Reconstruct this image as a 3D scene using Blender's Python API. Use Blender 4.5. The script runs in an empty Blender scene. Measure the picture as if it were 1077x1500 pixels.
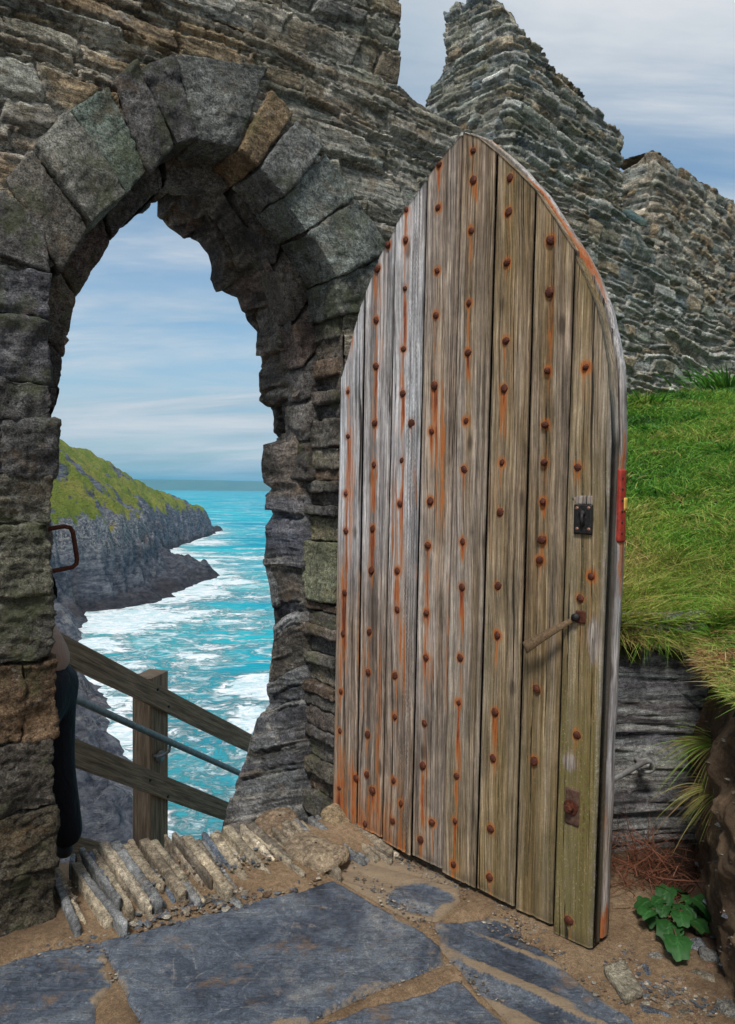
import bpy, bmesh, math, random
import numpy as np
from mathutils import Vector, Matrix
S = bpy.context.scene
COL = S.collection
rad = math.radians

# ------------------------------------------------------------------ camera
CAMZ = 1.5
F_PX = 1083.0
PITCH, ROLL = rad(1.75), rad(0.5)
_F = np.array([0, math.cos(PITCH), -math.sin(PITCH)])
_U0 = np.array([0, math.sin(PITCH), math.cos(PITCH)])
_R0 = np.array([1.0, 0, 0])
_R = _R0*math.cos(ROLL) + _U0*math.sin(ROLL)
_U = _U0*math.cos(ROLL) - _R0*math.sin(ROLL)
cam = bpy.data.cameras.new('camera'); camo = bpy.data.objects.new('camera', cam); COL.objects.link(camo)
cam.sensor_fit = 'VERTICAL'; cam.sensor_height = 36.0; cam.lens = 36.0*F_PX/1500.0
cam.clip_start = 0.05; cam.clip_end = 90000
m = Matrix(((_R[0], _U[0], -_F[0], 0), (_R[1], _U[1], -_F[1], 0), (_R[2], _U[2], -_F[2], CAMZ), (0, 0, 0, 1)))
camo.matrix_world = m
S.camera = camo

# ------------------------------------------------------------------ view, world, sun
S.view_settings.view_transform = 'Standard'; S.view_settings.look = 'None'
S.view_settings.exposure = 0.45; S.view_settings.gamma = 1.0
SUN_EL, SUN_AZ = 56.0, 194.0          # azimuth from +y clockwise: behind the camera, slightly left
world = bpy.data.worlds.new('World'); S.world = world; world.use_nodes = True

def NN(nt, typ, ins=None, **props):
    n = nt.nodes.new(typ)
    for k, v in props.items(): setattr(n, k, v)
    for k, v in (ins or {}).items():
        s = n.inputs[k]
        if isinstance(v, bpy.types.NodeSocket): nt.links.new(v, s)
        elif isinstance(v, bpy.types.Node): nt.links.new(v.outputs[0], s)
        else: s.default_value = v
    return n
def c4(c): return (c[0], c[1], c[2], 1.0)
def MATH(nt, op, a, b=0.0, c=None):
    d = {0: a, 1: b}
    if c is not None: d[2] = c
    return NN(nt, 'ShaderNodeMath', d, operation=op).outputs[0]
def RNG(nt, v, a, b, c=0.0, d=1.0, smooth=True):
    return NN(nt, 'ShaderNodeMapRange', {0: v, 1: a, 2: b, 3: c, 4: d}, interpolation_type='SMOOTHSTEP' if smooth else 'LINEAR').outputs[0]
def MIX(nt, f, a, b, mode='MIX'):
    n = nt.nodes.new('ShaderNodeMix'); n.data_type = 'RGBA'; n.blend_type = mode; n.clamp_factor = True
    for i, v in ((0, f), (6, a), (7, b)):
        if isinstance(v, bpy.types.NodeSocket): nt.links.new(v, n.inputs[i])
        elif i == 0: n.inputs[i].default_value = v
        else: n.inputs[i].default_value = c4(v)
    return n.outputs[2]
def MAPV(nt, vec, sc=(1, 1, 1), rot=(0, 0, 0), loc=(0, 0, 0)):
    return NN(nt, 'ShaderNodeMapping', {'Vector': vec, 'Scale': sc, 'Rotation': rot, 'Location': loc}).outputs[0]
def NOI(nt, vec, sc, det=6, ro=0.6, dist=0.0):
    return NN(nt, 'ShaderNodeTexNoise', {'Vector': vec, 'Scale': sc, 'Detail': det, 'Roughness': ro, 'Distortion': dist}).outputs[0]
def RAMP(nt, f, stops):
    n = NN(nt, 'ShaderNodeValToRGB', {0: f}); e = n.color_ramp.elements
    while len(e) > 1: e.remove(e[-1])
    e[0].position = stops[0][0]; e[0].color = c4(stops[0][1])
    for p, c in stops[1:]:
        q = e.new(p); q.color = c4(c)
    return n.outputs[0]

nt = world.node_tree; nt.nodes.clear()
sky = NN(nt, 'ShaderNodeTexSky', sky_type='NISHITA', sun_disc=False, sun_elevation=rad(SUN_EL), sun_rotation=rad(SUN_AZ), altitude=30, air_density=1.0, dust_density=1.5, ozone_density=1.6)
tc = NN(nt, 'ShaderNodeTexCoord').outputs['Generated']
sx = NN(nt, 'ShaderNodeSeparateXYZ', {0: tc})
zz = MATH(nt, 'ADD', MATH(nt, 'MAXIMUM', sx.outputs[2], 0.0), 0.16)
cu = MATH(nt, 'DIVIDE', sx.outputs[0], zz); cv = MATH(nt, 'DIVIDE', sx.outputs[1], zz)
cp = NN(nt, 'ShaderNodeCombineXYZ', {0: cu, 1: cv, 2: 0.0}).outputs[0]
big = NOI(nt, MAPV(nt, cp, (0.55, 0.8, 1), loc=(3.1, 1.7, 0)), 1.0, 7, 0.55, 0.6)
streak = NOI(nt, MAPV(nt, cp, (0.45, 1.3, 1), rot=(0, 0, 0.2), loc=(0.3, 5.2, 0)), 1.2, 9, 0.62, 0.5)
dens = RNG(nt, MATH(nt, 'ADD', MATH(nt, 'MULTIPLY', big, 0.55), MATH(nt, 'MULTIPLY', streak, 0.45)), 0.38, 0.58, 0.28, 1.0)
ccol = RAMP(nt, streak, [(0.32, (2.9, 3.8, 4.8)), (0.48, (4.3, 4.95, 5.6)), (0.66, (6.0, 6.2, 6.5))])
skyc = MIX(nt, 1.0, sky.outputs[0], (0.85, 1.12, 1.18), 'MULTIPLY')
dens = MATH(nt, 'MAXIMUM', dens, RNG(nt, sx.outputs[2], .30, .52, 0, .93))
wc = MIX(nt, dens, skyc, ccol)
bg = NN(nt, 'ShaderNodeBackground', {'Color': wc, 'Strength': 0.088})
nt.links.new(bg.outputs[0], NN(nt, 'ShaderNodeOutputWorld').inputs[0])

sun = bpy.data.lights.new('sun', 'SUN'); suno = bpy.data.objects.new('sun', sun); COL.objects.link(suno)
sun.energy = 2.6; sun.angle = rad(12); sun.color = (1.0, 0.95, 0.88)
_az, _el = rad(SUN_AZ), rad(SUN_EL)
sd = Vector((math.sin(_az)*math.cos(_el), math.cos(_az)*math.cos(_el), math.sin(_el)))
suno.rotation_euler = sd.to_track_quat('Z', 'Y').to_euler()

# ------------------------------------------------------------------ pixel geometry (photo 1077 x 1500)
def ray(px, py):
    return _F + (px-538.5)/F_PX*_R - (py-750.0)/F_PX*_U
C0 = np.array([0, 0, CAMZ])
def on_z(px, py, z=0.0):
    r = ray(px, py); return C0 + r*((z-CAMZ)/r[2])
def at_y(px, py, y):
    r = ray(px, py); return C0 + r*(y/r[1])
def on_plane(px, py, p, n):
    r = ray(px, py); return C0 + r*(np.dot(np.asarray(p)-C0, n)/np.dot(r, n))

# ------------------------------------------------------------------ numpy noise
def _hash(ix, iy, iz, seed):
    h = (ix*np.int64(374761393) + iy*np.int64(668265263) + iz*np.int64(2147483647) + np.int64(seed)*np.int64(974634777)) & 0xFFFFFFFF
    h = ((h ^ (h >> 13))*np.int64(1274126177)) & 0xFFFFFFFF
    h = h ^ (h >> 16)
    return (h & 0xFFFF)/65535.0
def vn(x, y, z=0.0, seed=0):
    x, y, z = np.broadcast_arrays(np.asarray(x, float), np.asarray(y, float), np.asarray(z, float))
    ix = np.floor(x).astype(np.int64); iy = np.floor(y).astype(np.int64); iz = np.floor(z).astype(np.int64)
    fx, fy, fz = x-ix, y-iy, z-iz
    fx = fx*fx*(3-2*fx); fy = fy*fy*(3-2*fy); fz = fz*fz*(3-2*fz)
    def L(a, b, t): return a+(b-a)*t
    def P(k): return L(L(_hash(ix, iy, iz+k, seed), _hash(ix+1, iy, iz+k, seed), fx), L(_hash(ix, iy+1, iz+k, seed), _hash(ix+1, iy+1, iz+k, seed), fx), fy)
    return L(P(0), P(1), fz)*2-1
def fbm(x, y, z=0.0, seed=0, oct=4, gain=0.5):
    s = 0; a = 1.0; t = 0; f = 1.0
    for o in range(oct):
        s = s + a*vn(np.asarray(x)*f, np.asarray(y)*f, np.asarray(z)*f, seed+o*17); t += a; a *= gain; f *= 2.03
    return s/t
def sst(a, b, x):
    t = np.clip((np.asarray(x, float)-a)/(b-a), 0, 1); return t*t*(3-2*t)
def inpoly(x, y, P):
    P = np.asarray(P); r = np.zeros(np.shape(x), bool); n = len(P)
    for i in range(n):
        x1, y1 = P[i][:2]; x2, y2 = P[(i+1) % n][:2]
        if y1 == y2: continue
        c = ((y1 > y) != (y2 > y)) & (x < (x2-x1)*(y-y1)/(y2-y1)+x1); r ^= c
    return r
def dpoly(x, y, P, closed=True):
    P = np.asarray(P); d = np.full(np.shape(x), 1e9); n = len(P)
    for i in range(n if closed else n-1):
        x1, y1 = P[i][:2]; x2, y2 = P[(i+1) % n][:2]
        dx, dy = x2-x1, y2-y1; t = np.clip(((x-x1)*dx+(y-y1)*dy)/(dx*dx+dy*dy+1e-12), 0, 1)
        d = np.minimum(d, np.hypot(x-x1-t*dx, y-y1-t*dy))
    return d
def sdpoly(x, y, P):                      # positive inside
    return np.where(inpoly(x, y, P), 1, -1)*dpoly(x, y, P)

# ------------------------------------------------------------------ object helpers
LOC = {}
def setp(o, label=None, cat=None, group=None, kind=None):
    if label: o['label'] = label
    if cat: o['category'] = cat
    if group: o['group'] = group
    if kind: o['kind'] = kind
    return o
def thing(name, loc, label, cat, group=None):
    o = bpy.data.objects.new(name, None); COL.objects.link(o); o.location = loc
    o.empty_display_size = 0.1; LOC[o.name] = np.array(loc, float)
    return setp(o, label, cat, group)
def link(me, name, parent=None):
    o = bpy.data.objects.new(name, me); COL.objects.link(o)
    if parent: o.parent = parent
    LOC[o.name] = LOC[parent.name] if parent else np.zeros(3)
    return o
def mk(name, V, Fc, mat, parent=None, attrs=None, smooth=True, uv=None, loc=None):
    """V Nx3 world coordinates, Fc array/list of faces; a mesh object (origin at the root of its thing)."""
    V = np.asarray(V, float)
    off = LOC[parent.name] if parent else (np.array(loc, float) if loc is not None else np.zeros(3))
    V = V-off
    me = bpy.data.meshes.new(name)
    if isinstance(Fc, np.ndarray) and Fc.ndim == 2:
        nf, k = Fc.shape
        me.vertices.add(len(V)); me.vertices.foreach_set('co', V.astype(np.float32).ravel())
        me.loops.add(nf*k); me.loops.foreach_set('vertex_index', Fc.astype(np.int32).ravel())
        me.polygons.add(nf)
        me.polygons.foreach_set('loop_start', np.arange(0, nf*k, k, dtype=np.int32))
        me.polygons.foreach_set('loop_total', np.full(nf, k, dtype=np.int32))
    else:
        me.from_pydata([tuple(v) for v in V], [], [tuple(int(i) for i in f) for f in Fc])
    me.update(calc_edges=True); me.validate()
    me.polygons.foreach_set('use_smooth', np.full(len(me.polygons), smooth, dtype=bool))
    for k, a in (attrs or {}).items():
        a = np.asarray(a, float)
        if a.ndim == 2:
            at = me.attributes.new(k, 'FLOAT_COLOR', 'POINT')
            at.data.foreach_set('color', np.hstack([a, np.ones((len(a), 1))]).astype(np.float32).ravel())
        else:
            at = me.attributes.new(k, 'FLOAT', 'POINT'); at.data.foreach_set('value', a.astype(np.float32))
    if mat: me.materials.append(mat)
    o = link(me, name, parent)
    if not parent and loc is not None: o.location = loc; LOC[o.name] = np.array(loc, float)
    return o
def gridf(nu, nv, wrap_u=False):
    i, j = np.meshgrid(np.arange(nu-(0 if wrap_u else 1)), np.arange(nv-1), indexing='ij')
    i2 = (i+1) % nu
    return np.stack([i*nv+j, i2*nv+j, i2*nv+j+1, i*nv+j+1], -1).reshape(-1, 4)
def compact(V, Fc, keep, attrs):
    Fk = Fc[keep[Fc].all(1)]
    used = np.zeros(len(V), bool); used[Fk] = True
    idx = np.cumsum(used)-1
    return V[used], idx[Fk], {k: np.asarray(a)[used] for k, a in attrs.items()}
def tube(pts, r, n=10, closed_ends=True):
    pts = [np.array(p, float) for p in pts]; R = r if hasattr(r, '__len__') else [r]*len(pts)
    V = []; up = np.array([0, 0, 1.0]); a = None
    for i, p in enumerate(pts):
        d = pts[min(i+1, len(pts)-1)]-pts[max(i-1, 0)]; d = d/(np.linalg.norm(d)+1e-9)
        if a is None:
            a = np.cross(d, up)
            if np.linalg.norm(a) < .1: a = np.cross(d, [1, 0, 0])
        a = a-d*np.dot(a, d); a /= np.linalg.norm(a); b = np.cross(d, a)
        for k in range(n):
            t = 2*math.pi*k/n; V.append(p+R[i]*(math.cos(t)*a+math.sin(t)*b))
    Fc = []
    for i in range(len(pts)-1):
        for k in range(n):
            Fc.append((i*n+k, i*n+(k+1) % n, (i+1)*n+(k+1) % n, (i+1)*n+k))
    if closed_ends: Fc += [tuple(range(n))[::-1], tuple(range((len(pts)-1)*n, len(pts)*n))]
    return V, Fc
class Geo:
    def __init__(s): s.V = []; s.F = []
    def add(s, V, Fc):
        k = len(s.V); s.V += [np.array(v, float) for v in V]; s.F += [tuple(int(i)+k for i in f) for f in Fc]; return s
    def tube(s, *a, **k): return s.add(*tube(*a, **k))

def cube_lattice(n):
    na, nb, nc = n; key = {}; out = []; faces = []
    def vid(i, j, k):
        t = (i, j, k)
        if t not in key: key[t] = len(out); out.append(t)
        return key[t]
    for k in (0, nc):
        for i in range(na):
            for j in range(nb):
                q = [vid(i, j, k), vid(i+1, j, k), vid(i+1, j+1, k), vid(i, j+1, k)]
                faces.append(q[::-1] if k == 0 else q)
    for i in (0, na):
        for j in range(nb):
            for k in range(nc):
                q = [vid(i, j, k), vid(i, j+1, k), vid(i, j+1, k+1), vid(i, j, k+1)]
                faces.append(q[::-1] if i == 0 else q)
    for j in (0, nb):
        for i in range(na):
            for k in range(nc):
                q = [vid(i, j, k), vid(i, j, k+1), vid(i+1, j, k+1), vid(i+1, j, k)]
                faces.append(q[::-1] if j == 0 else q)
    return np.array(out, float), np.array(faces)
def block(name, Q, E, mat, parent=None, r=0.02, amp=0.008, freq=14, seed=0, tint=(.2, .2, .2), res=0.014, lam=0.0, big=0.0, loc=None, tvar=0.12):
    """a rough hewn stone: front quad Q (4 corners, loop), extruded along E; rounded edges, noise, optional laminae."""
    A, B, Cc, D = [np.array(q, float) for q in Q]; E = np.array(E, float)
    L = np.array([(np.linalg.norm(B-A)+np.linalg.norm(Cc-D))/2, (np.linalg.norm(D-A)+np.linalg.norm(Cc-B))/2, np.linalg.norm(E)])
    n = [int(np.clip(round(l/res), 3, 56)) for l in L]
    lat, Fc = cube_lattice(n)
    half = L/2; r = min(r, half.min()*0.9)
    p = (lat/np.array(n)-.5)*2*half
    q = np.clip(p, -(half-r), half-r); d = p-q; nn = d/np.maximum(np.linalg.norm(d, axis=1, keepdims=True), 1e-9)
    pos = q+nn*r
    h = amp*fbm(pos[:, 0]*freq, pos[:, 1]*freq, pos[:, 2]*freq, seed, 5, .6)
    if big: h = h+big*fbm(pos[:, 0]*4, pos[:, 1]*4, pos[:, 2]*4, seed+5, 2)
    lm = np.zeros(len(pos))
    if lam:
        lm = fbm(pos[:, 0]*3+seed, pos[:, 1]*95+4*vn(pos[:, 0]*6, pos[:, 2]*6, 0, seed), pos[:, 2]*4, seed+9, 3, .7)
        h = h+lam*lm
    pos = pos+nn*h[:, None]
    u = pos/half
    a = (u[:, 0]+1)/2; b = (u[:, 1]+1)/2; c = (u[:, 2]+1)/2
    a, b, c = a[:, None], b[:, None], c[:, None]
    W = A*(1-a)*(1-b)+B*a*(1-b)+Cc*a*b+D*(1-a)*b+E*c
    # orientation: faces are outward when (B-A)x(D-A) points along E
    if np.dot(np.cross(B-A, D-A), E) < 0: Fc = Fc[:, ::-1]
    T = np.array(tint)[None]*(1+tvar*fbm(pos[:, 0]*9, pos[:, 1]*9, pos[:, 2]*9, seed+3, 3)[:, None])*(1+0.45*lm[:, None])
    return mk(name, W, Fc, mat, parent, {'tint': np.clip(T, 0.01, .9)}, True, loc=loc)

# ------------------------------------------------------------------ materials
def newmat(name, rough=0.8, spec=0.3):
    mt = bpy.data.materials.new(name); mt.use_nodes = True; t = mt.node_tree
    b = t.nodes['Principled BSDF']; b.inputs['Roughness'].default_value = rough
    b.inputs['Specular IOR Level'].default_value = spec
    return mt, t, b
def bump(t, b, h, strength=0.5, dist=0.01):
    n = NN(t, 'ShaderNodeBump', {'Height': h, 'Strength': strength, 'Distance': dist}); t.links.new(n.outputs[0], b.inputs['Normal'])
def rock_mat(name, lichen=0.4, grain=1.0, moss=0.0, rough=0.85, spec=0.25, streak=0.0, lich_col=(.5, .49, .44), ochre=0.0, fine=230.0):
    mt, t, b = newmat(name, rough, spec)
    co = NN(t, 'ShaderNodeTexCoord').outputs['Object']
    tint = NN(t, 'ShaderNodeAttribute', attribute_name='tint').outputs['Color']
    n1 = NOI(t, co, 7, 6, .65); n2 = NOI(t, co, 55, 8, .72); n3 = NOI(t, co, fine, 4, .7)
    f = MATH(t, 'MULTIPLY', RNG(t, n1, .3, .7, .55, 1.5, False), RNG(t, n2, .32, .68, 1-.72*grain, 1+.8*grain, False))
    f = MATH(t, 'MULTIPLY', f, RNG(t, n3, .32, .68, 1-.7*grain, 1+.8*grain, False))
    if streak:
        wz = NN(t, 'ShaderNodeVectorMath', {0: co, 1: NN(t, 'ShaderNodeCombineXYZ', {0: 0.0, 1: 0.0, 2: MATH(t, 'MULTIPLY', n1, .09)}).outputs[0]}, operation='ADD').outputs[0]
        st = NOI(t, MAPV(t, wz, (5, 5, 120)), 1.0, 7, .75, .6)
        f = MATH(t, 'MULTIPLY', f, RNG(t, st, .38, .62, 1-streak, 1+streak, False))
    cl = MIX(t, 1.0, tint, NN(t, 'ShaderNodeCombineXYZ', {0: f, 1: f, 2: f}).outputs[0], 'MULTIPLY')
    if streak:
        cl = MIX(t, MATH(t, 'MULTIPLY', RNG(t, st, .58, .68), MATH(t, 'MULTIPLY', RNG(t, n1, .42, .58), streak*1.2)), cl, (.5, .47, .40))
        cl = MIX(t, RNG(t, st, .33, .42, .75*streak/.5, 0), cl, (.015, .013, .011))
    if ochre:
        no = NOI(t, MAPV(t, co, (6, 6, 9), loc=(4, 2, 1)), 1.0, 7, .7)
        cl = MIX(t, RNG(t, no, .54, .66, 0, ochre), cl, (.27, .15, .05))
    if moss:
        nm = NOI(t, MAPV(t, co, (5, 5, 5), loc=(9, 2, 7)), 1.0, 8, .7)
        cl = MIX(t, RNG(t, nm, .5, .62, 0, moss), cl, (.10, .115, .045))
    if lichen:
        nl = NOI(t, MAPV(t, co, (16, 16, 16), loc=(2, 7, 3)), 1.0, 9, .8)
        cl = MIX(t, MATH(t, 'MULTIPLY', RNG(t, nl, .56, .66), lichen), cl, lich_col)
    t.links.new(cl, b.inputs['Base Color'])
    hh = MATH(t, 'ADD', MATH(t, 'MULTIPLY', n2, .7), MATH(t, 'MULTIPLY', n3, .35))
    if streak: hh = MATH(t, 'ADD', hh, MATH(t, 'MULTIPLY', st, 1.6*streak))
    bump(t, b, hh, 1.0, .024)
    return mt
M_SLATE = rock_mat('slate_wall', .8, .95, .2, streak=.55, ochre=.35, lich_col=(.58, .55, .48))
M_GRAN = rock_mat('arch_greenstone', .5, 1.1, .45, lich_col=(.40, .40, .37), ochre=.2, fine=170, streak=.22)
M_RUBBLE = rock_mat('rubble', .45, 1.0, .1, ochre=.2, streak=.4, lich_col=(.42, .41, .39))
M_SILL = rock_mat('sill_slate', .3, .8, 0, streak=.12, lich_col=(.55, .5, .4), ochre=.2)

def slab_mat():
    mt, t, b = newmat('blue_slate_flag', .4, .5)
    co = NN(t, 'ShaderNodeTexCoord').outputs['Object']
    dust = NN(t, 'ShaderNodeAttribute', attribute_name='dust').outputs['Fac']
    n1 = NOI(t, co, 3.2, 9, .72, .8); n2 = NOI(t, co, 45, 8, .75); n3 = NOI(t, co, 190, 4, .7)
    cl = RAMP(t, n1, [(.32, (.022, .03, .048)), (.46, (.065, .083, .115)), (.58, (.12, .14, .17)), (.72, (.24, .24, .23))])
    f = MATH(t, 'MULTIPLY', RNG(t, n2, .33, .67, .5, 1.5, False), RNG(t, n3, .33, .67, .6, 1.4, False))
    cl = MIX(t, 1.0, cl, NN(t, 'ShaderNodeCombineXYZ', {0: f, 1: f, 2: f}).outputs[0], 'MULTIPLY')
    cl = MIX(t, MATH(t, 'MULTIPLY', RNG(t, n3, .60, .68), RNG(t, n1, .4, .6, .1, .7)), cl, (.42, .43, .42))
    sc = NOI(t, MAPV(t, co, (3, 60, 3), rot=(0, 0, .6)), 1.0, 6, .8, 1.5)
    cl = MIX(t, RNG(t, sc, .58, .70, 0, .55), cl, (.36, .34, .29))
    sr = NOI(t, MAPV(t, co, (7, 7, 7), loc=(3, 8, 1)), 1.0, 8, .75)
    cl = MIX(t, RNG(t, sr, .55, .68, 0, .75), cl, (.20, .125, .07))
    veins = NN(t, 'ShaderNodeTexVoronoi', {'Vector': MAPV(t, co, (4, 4, 4)), 'Scale': 1.3}, feature='DISTANCE_TO_EDGE').outputs['Distance']
    cl = MIX(t, MATH(t, 'MULTIPLY', RNG(t, veins, .0, .012, .55, 0), RNG(t, n2, .45, .6)), cl, (.36, .34, .28))
    df = MATH(t, 'ADD', dust, RNG(t, n2, .3, .7, -.3, .3, False))
    cl = MIX(t, RNG(t, df, .25, .75, 0, .92), cl, MIX(t, n3, (.17, .115, .07), (.36, .27, .17)))
    t.links.new(cl, b.inputs['Base Color'])
    t.links.new(RNG(t, df, .2, .6, .30, .9), b.inputs['Roughness'])
    bump(t, b, MATH(t, 'ADD', n2, MATH(t, 'ADD', MATH(t, 'MULTIPLY', n3, .4), MATH(t, 'MULTIPLY', sc, .8))), .8, .010)
    return mt
M_SLAB = slab_mat()

def dirt_mat():
    mt, t, b = newmat('sandy_earth', .95, .15)
    co = NN(t, 'ShaderNodeTexCoord').outputs['Object']
    dk = NN(t, 'ShaderNodeAttribute', attribute_name='dark').outputs['Fac']
    n1 = NOI(t, co, 4, 7, .65); n2 = NOI(t, co, 60, 8, .75); n3 = NOI(t, co, 260, 4, .75)
    cl = RAMP(t, n1, [(.3, (.17, .11, .065)), (.5, (.28, .19, .115)), (.7, (.36, .26, .165))])
    f = MATH(t, 'MULTIPLY', RNG(t, n2, .3, .7, .55, 1.4, False), RNG(t, n3, .3, .7, .5, 1.5, False))
    cl = MIX(t, 1.0, cl, NN(t, 'ShaderNodeCombineXYZ', {0: f, 1: f, 2: f}).outputs[0], 'MULTIPLY')
    cl = MIX(t, RNG(t, n3, .66, .74, 0, .6), cl, (.5, .43, .33))
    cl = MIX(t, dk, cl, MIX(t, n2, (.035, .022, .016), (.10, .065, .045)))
    t.links.new(cl, b.inputs['Base Color'])
    bump(t, b, MATH(t, 'ADD', n2, MATH(t, 'MULTIPLY', n3, .7)), .9, .012)
    return mt
M_DIRT = dirt_mat()

def wood_mat():
    mt, t, b = newmat('weathered_oak', .78, .25)
    co = NN(t, 'ShaderNodeTexCoord').outputs['Object']
    def A(n): return NN(t, 'ShaderNodeAttribute', attribute_name=n).outputs['Fac']
    rust, tone, green, silver, dark = A('rust'), A('tone'), A('green'), A('silver'), A('dark')
    pl = A('pid')
    off = NN(t, 'ShaderNodeCombineXYZ', {0: MATH(t, 'MULTIPLY', pl, 13.7), 1: MATH(t, 'MULTIPLY', pl, 5.1), 2: MATH(t, 'MULTIPLY', pl, 3.3)}).outputs[0]
    cc = NN(t, 'ShaderNodeVectorMath', {0: co, 1: off}, operation='ADD').outputs[0]
    wob = NOI(t, MAPV(t, cc, (3, 3, 1.5)), 1.0, 2, .5)
    cw = NN(t, 'ShaderNodeVectorMath', {0: cc, 1: NN(t, 'ShaderNodeCombineXYZ', {0: MATH(t, 'MULTIPLY', wob, .035), 1: MATH(t, 'MULTIPLY', wob, -.035), 2: 0.0}).outputs[0]}, operation='ADD').outputs[0]
    g1 = NOI(t, MAPV(t, cw, (75, 75, 1.5)), 1.0, 9, .76)
    g2 = NOI(t, MAPV(t, cw, (190, 190, 5.0)), 1.0, 6, .75)
    g3 = NOI(t, MAPV(t, cw, (15, 15, 1.6)), 1.0, 6, .65)
    sp = NOI(t, cc, 110, 5, .7)
    grey = RAMP(t, g1, [(.3, (.038, .025, .018)), (.44, (.205, .15, .115)), (.56, (.37, .295, .24)), (.7, (.55, .49, .435))])
    brown = RAMP(t, g1, [(.3, (.024, .013, .005)), (.44, (.165, .10, .046)), (.56, (.33, .22, .115)), (.7, (.50, .39, .24))])
    cl = MIX(t, MATH(t, 'ADD', tone, RNG(t, g3, .35, .65, -.3, .3, False)), grey, brown)
    sil = RAMP(t, g1, [(.3, (.15, .14, .15)), (.44, (.45, .45, .475)), (.6, (.70, .71, .74))])
    cl = MIX(t, MATH(t, 'MULTIPLY', silver, RNG(t, g3, .3, .6, .6, 1.0)), cl, sil)
    blt = NOI(t, MAPV(t, cc, (9, 9, 5), loc=(4, 4, 4)), 1.0, 7, .7)
    f = MATH(t, 'MULTIPLY', RNG(t, g2, .35, .65, .35, 1.6, False), RNG(t, blt, .32, .68, .62, 1.38, False))
    cl = MIX(t, 1.0, cl, NN(t, 'ShaderNodeCombineXYZ', {0: f, 1: f, 2: f}).outputs[0], 'MULTIPLY')
    gm = MATH(t, 'MULTIPLY', green, RNG(t, sp, .35, .6, .25, 1.0))
    cl = MIX(t, gm, cl, MIX(t, sp, (.07, .065, .015), (.26, .22, .07)))
    cl = MIX(t, MATH(t, 'MULTIPLY', RNG(t, sp, .60, .68), MATH(t, 'ADD', .12, MATH(t, 'MULTIPLY', green, .55))), cl, (.42, .40, .33))
    cl = MIX(t, MATH(t, 'MULTIPLY', dark, .8), cl, (.035, .026, .02))
    kn = NN(t, 'ShaderNodeTexVoronoi', {'Vector': MAPV(t, cc, (6.5, 6.5, 2.6)), 'Scale': 1.0}, feature='F1').outputs['Distance']
    cl = MIX(t, RNG(t, kn, .05, .13, .75, 0), cl, (.045, .03, .02))
    crack = NOI(t, MAPV(t, cw, (75, 75, .9), loc=(3, 1, 2)), 1.0, 3, .6)
    cr = RNG(t, crack, .31, .375, .95, 0)
    cl = MIX(t, cr, cl, (.02, .016, .012))
    rf = MATH(t, 'MULTIPLY', rust, MATH(t, 'MULTIPLY', RNG(t, g2, .3, .65, .2, 1.2), RNG(t, blt, .33, .6, .45, 1.15)))
    rf = MATH(t, 'MULTIPLY', rf, 1.15)
    rcol = RAMP(t, rf, [(.0, (.38, .18, .05)), (.4, (.46, .15, .03)), (.75, (.33, .07, .018)), (1.0, (.11, .022, .010))])
    cl = MIX(t, RNG(t, rf, .08, .55, 0, .95), cl, rcol)
    t.links.new(cl, b.inputs['Base Color'])
    hh = MATH(t, 'ADD', MATH(t, 'MULTIPLY', g1, .6), MATH(t, 'SUBTRACT', MATH(t, 'MULTIPLY', g2, .5), MATH(t, 'MULTIPLY', cr, .8)))
    bump(t, b, hh, 1.0, .009)
    return mt
M_WOOD = wood_mat()

def fence_mat():
    mt, t, b = newmat('fence_timber', .75, .25)
    co = NN(t, 'ShaderNodeTexCoord').outputs['UV']
    g1 = NOI(t, MAPV(t, co, (3, 45, 1)), 1.0, 7, .65, .4); g2 = NOI(t, MAPV(t, co, (8, 190, 1)), 1.0, 5, .7)
    cl = RAMP(t, g1, [(.28, (.085, .052, .030)), (.5, (.28, .185, .115)), (.72, (.46, .33, .22))])
    f = RNG(t, g2, .3, .7, .6, 1.35, False)
    cl = MIX(t, 1.0, cl, NN(t, 'ShaderNodeCombineXYZ', {0: f, 1: f, 2: f}).outputs[0], 'MULTIPLY')
    t.links.new(cl, b.inputs['Base Color']); bump(t, b, MATH(t, 'ADD', g1, MATH(t, 'MULTIPLY', g2, .4)), .5, .006)
    return mt
M_FENCE = fence_mat()
def rust_mat(name, cols, rough=.75, metal=.35, sc=90):
    mt, t, b = newmat(name, rough, .4); b.inputs['Metallic'].default_value = metal
    co = NN(t, 'ShaderNodeTexCoord').outputs['Object']
    n = NOI(t, co, sc, 6, .7)
    t.links.new(RAMP(t, n, [(.3, cols[0]), (.55, cols[1]), (.75, cols[2])]), b.inputs['Base Color'])
    bump(t, b, n, .7, .004); return mt
M_RUST = rust_mat('rusted_iron', [(.03, .012, .009), (.10, .028, .014), (.24, .07, .025)])
M_IRON = rust_mat('dark_iron', [(.012, .012, .013), (.03, .028, .028), (.07, .05, .045)], .5, .6)
M_STEEL = rust_mat('galvanised_steel', [(.17, .165, .16), (.26, .255, .25), (.36, .35, .34)], .55, .45, 40)
M_COPPER = rust_mat('copper_screw', [(.16, .07, .045), (.36, .19, .13), (.5, .32, .24)], .45, .7)
M_RED = rust_mat('red_painted_metal', [(.22, .025, .015), (.36, .035, .02), (.42, .06, .035)], .6, .1, 50)
M_YEL = rust_mat('yellow_sticker', [(.5, .3, .04), (.62, .42, .08), (.66, .5, .2)], .6, 0, 60)
M_PLATE = rust_mat('rusty_plate', [(.06, .03, .02), (.15, .085, .06), (.24, .15, .11)], .6, .5, 70)
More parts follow.
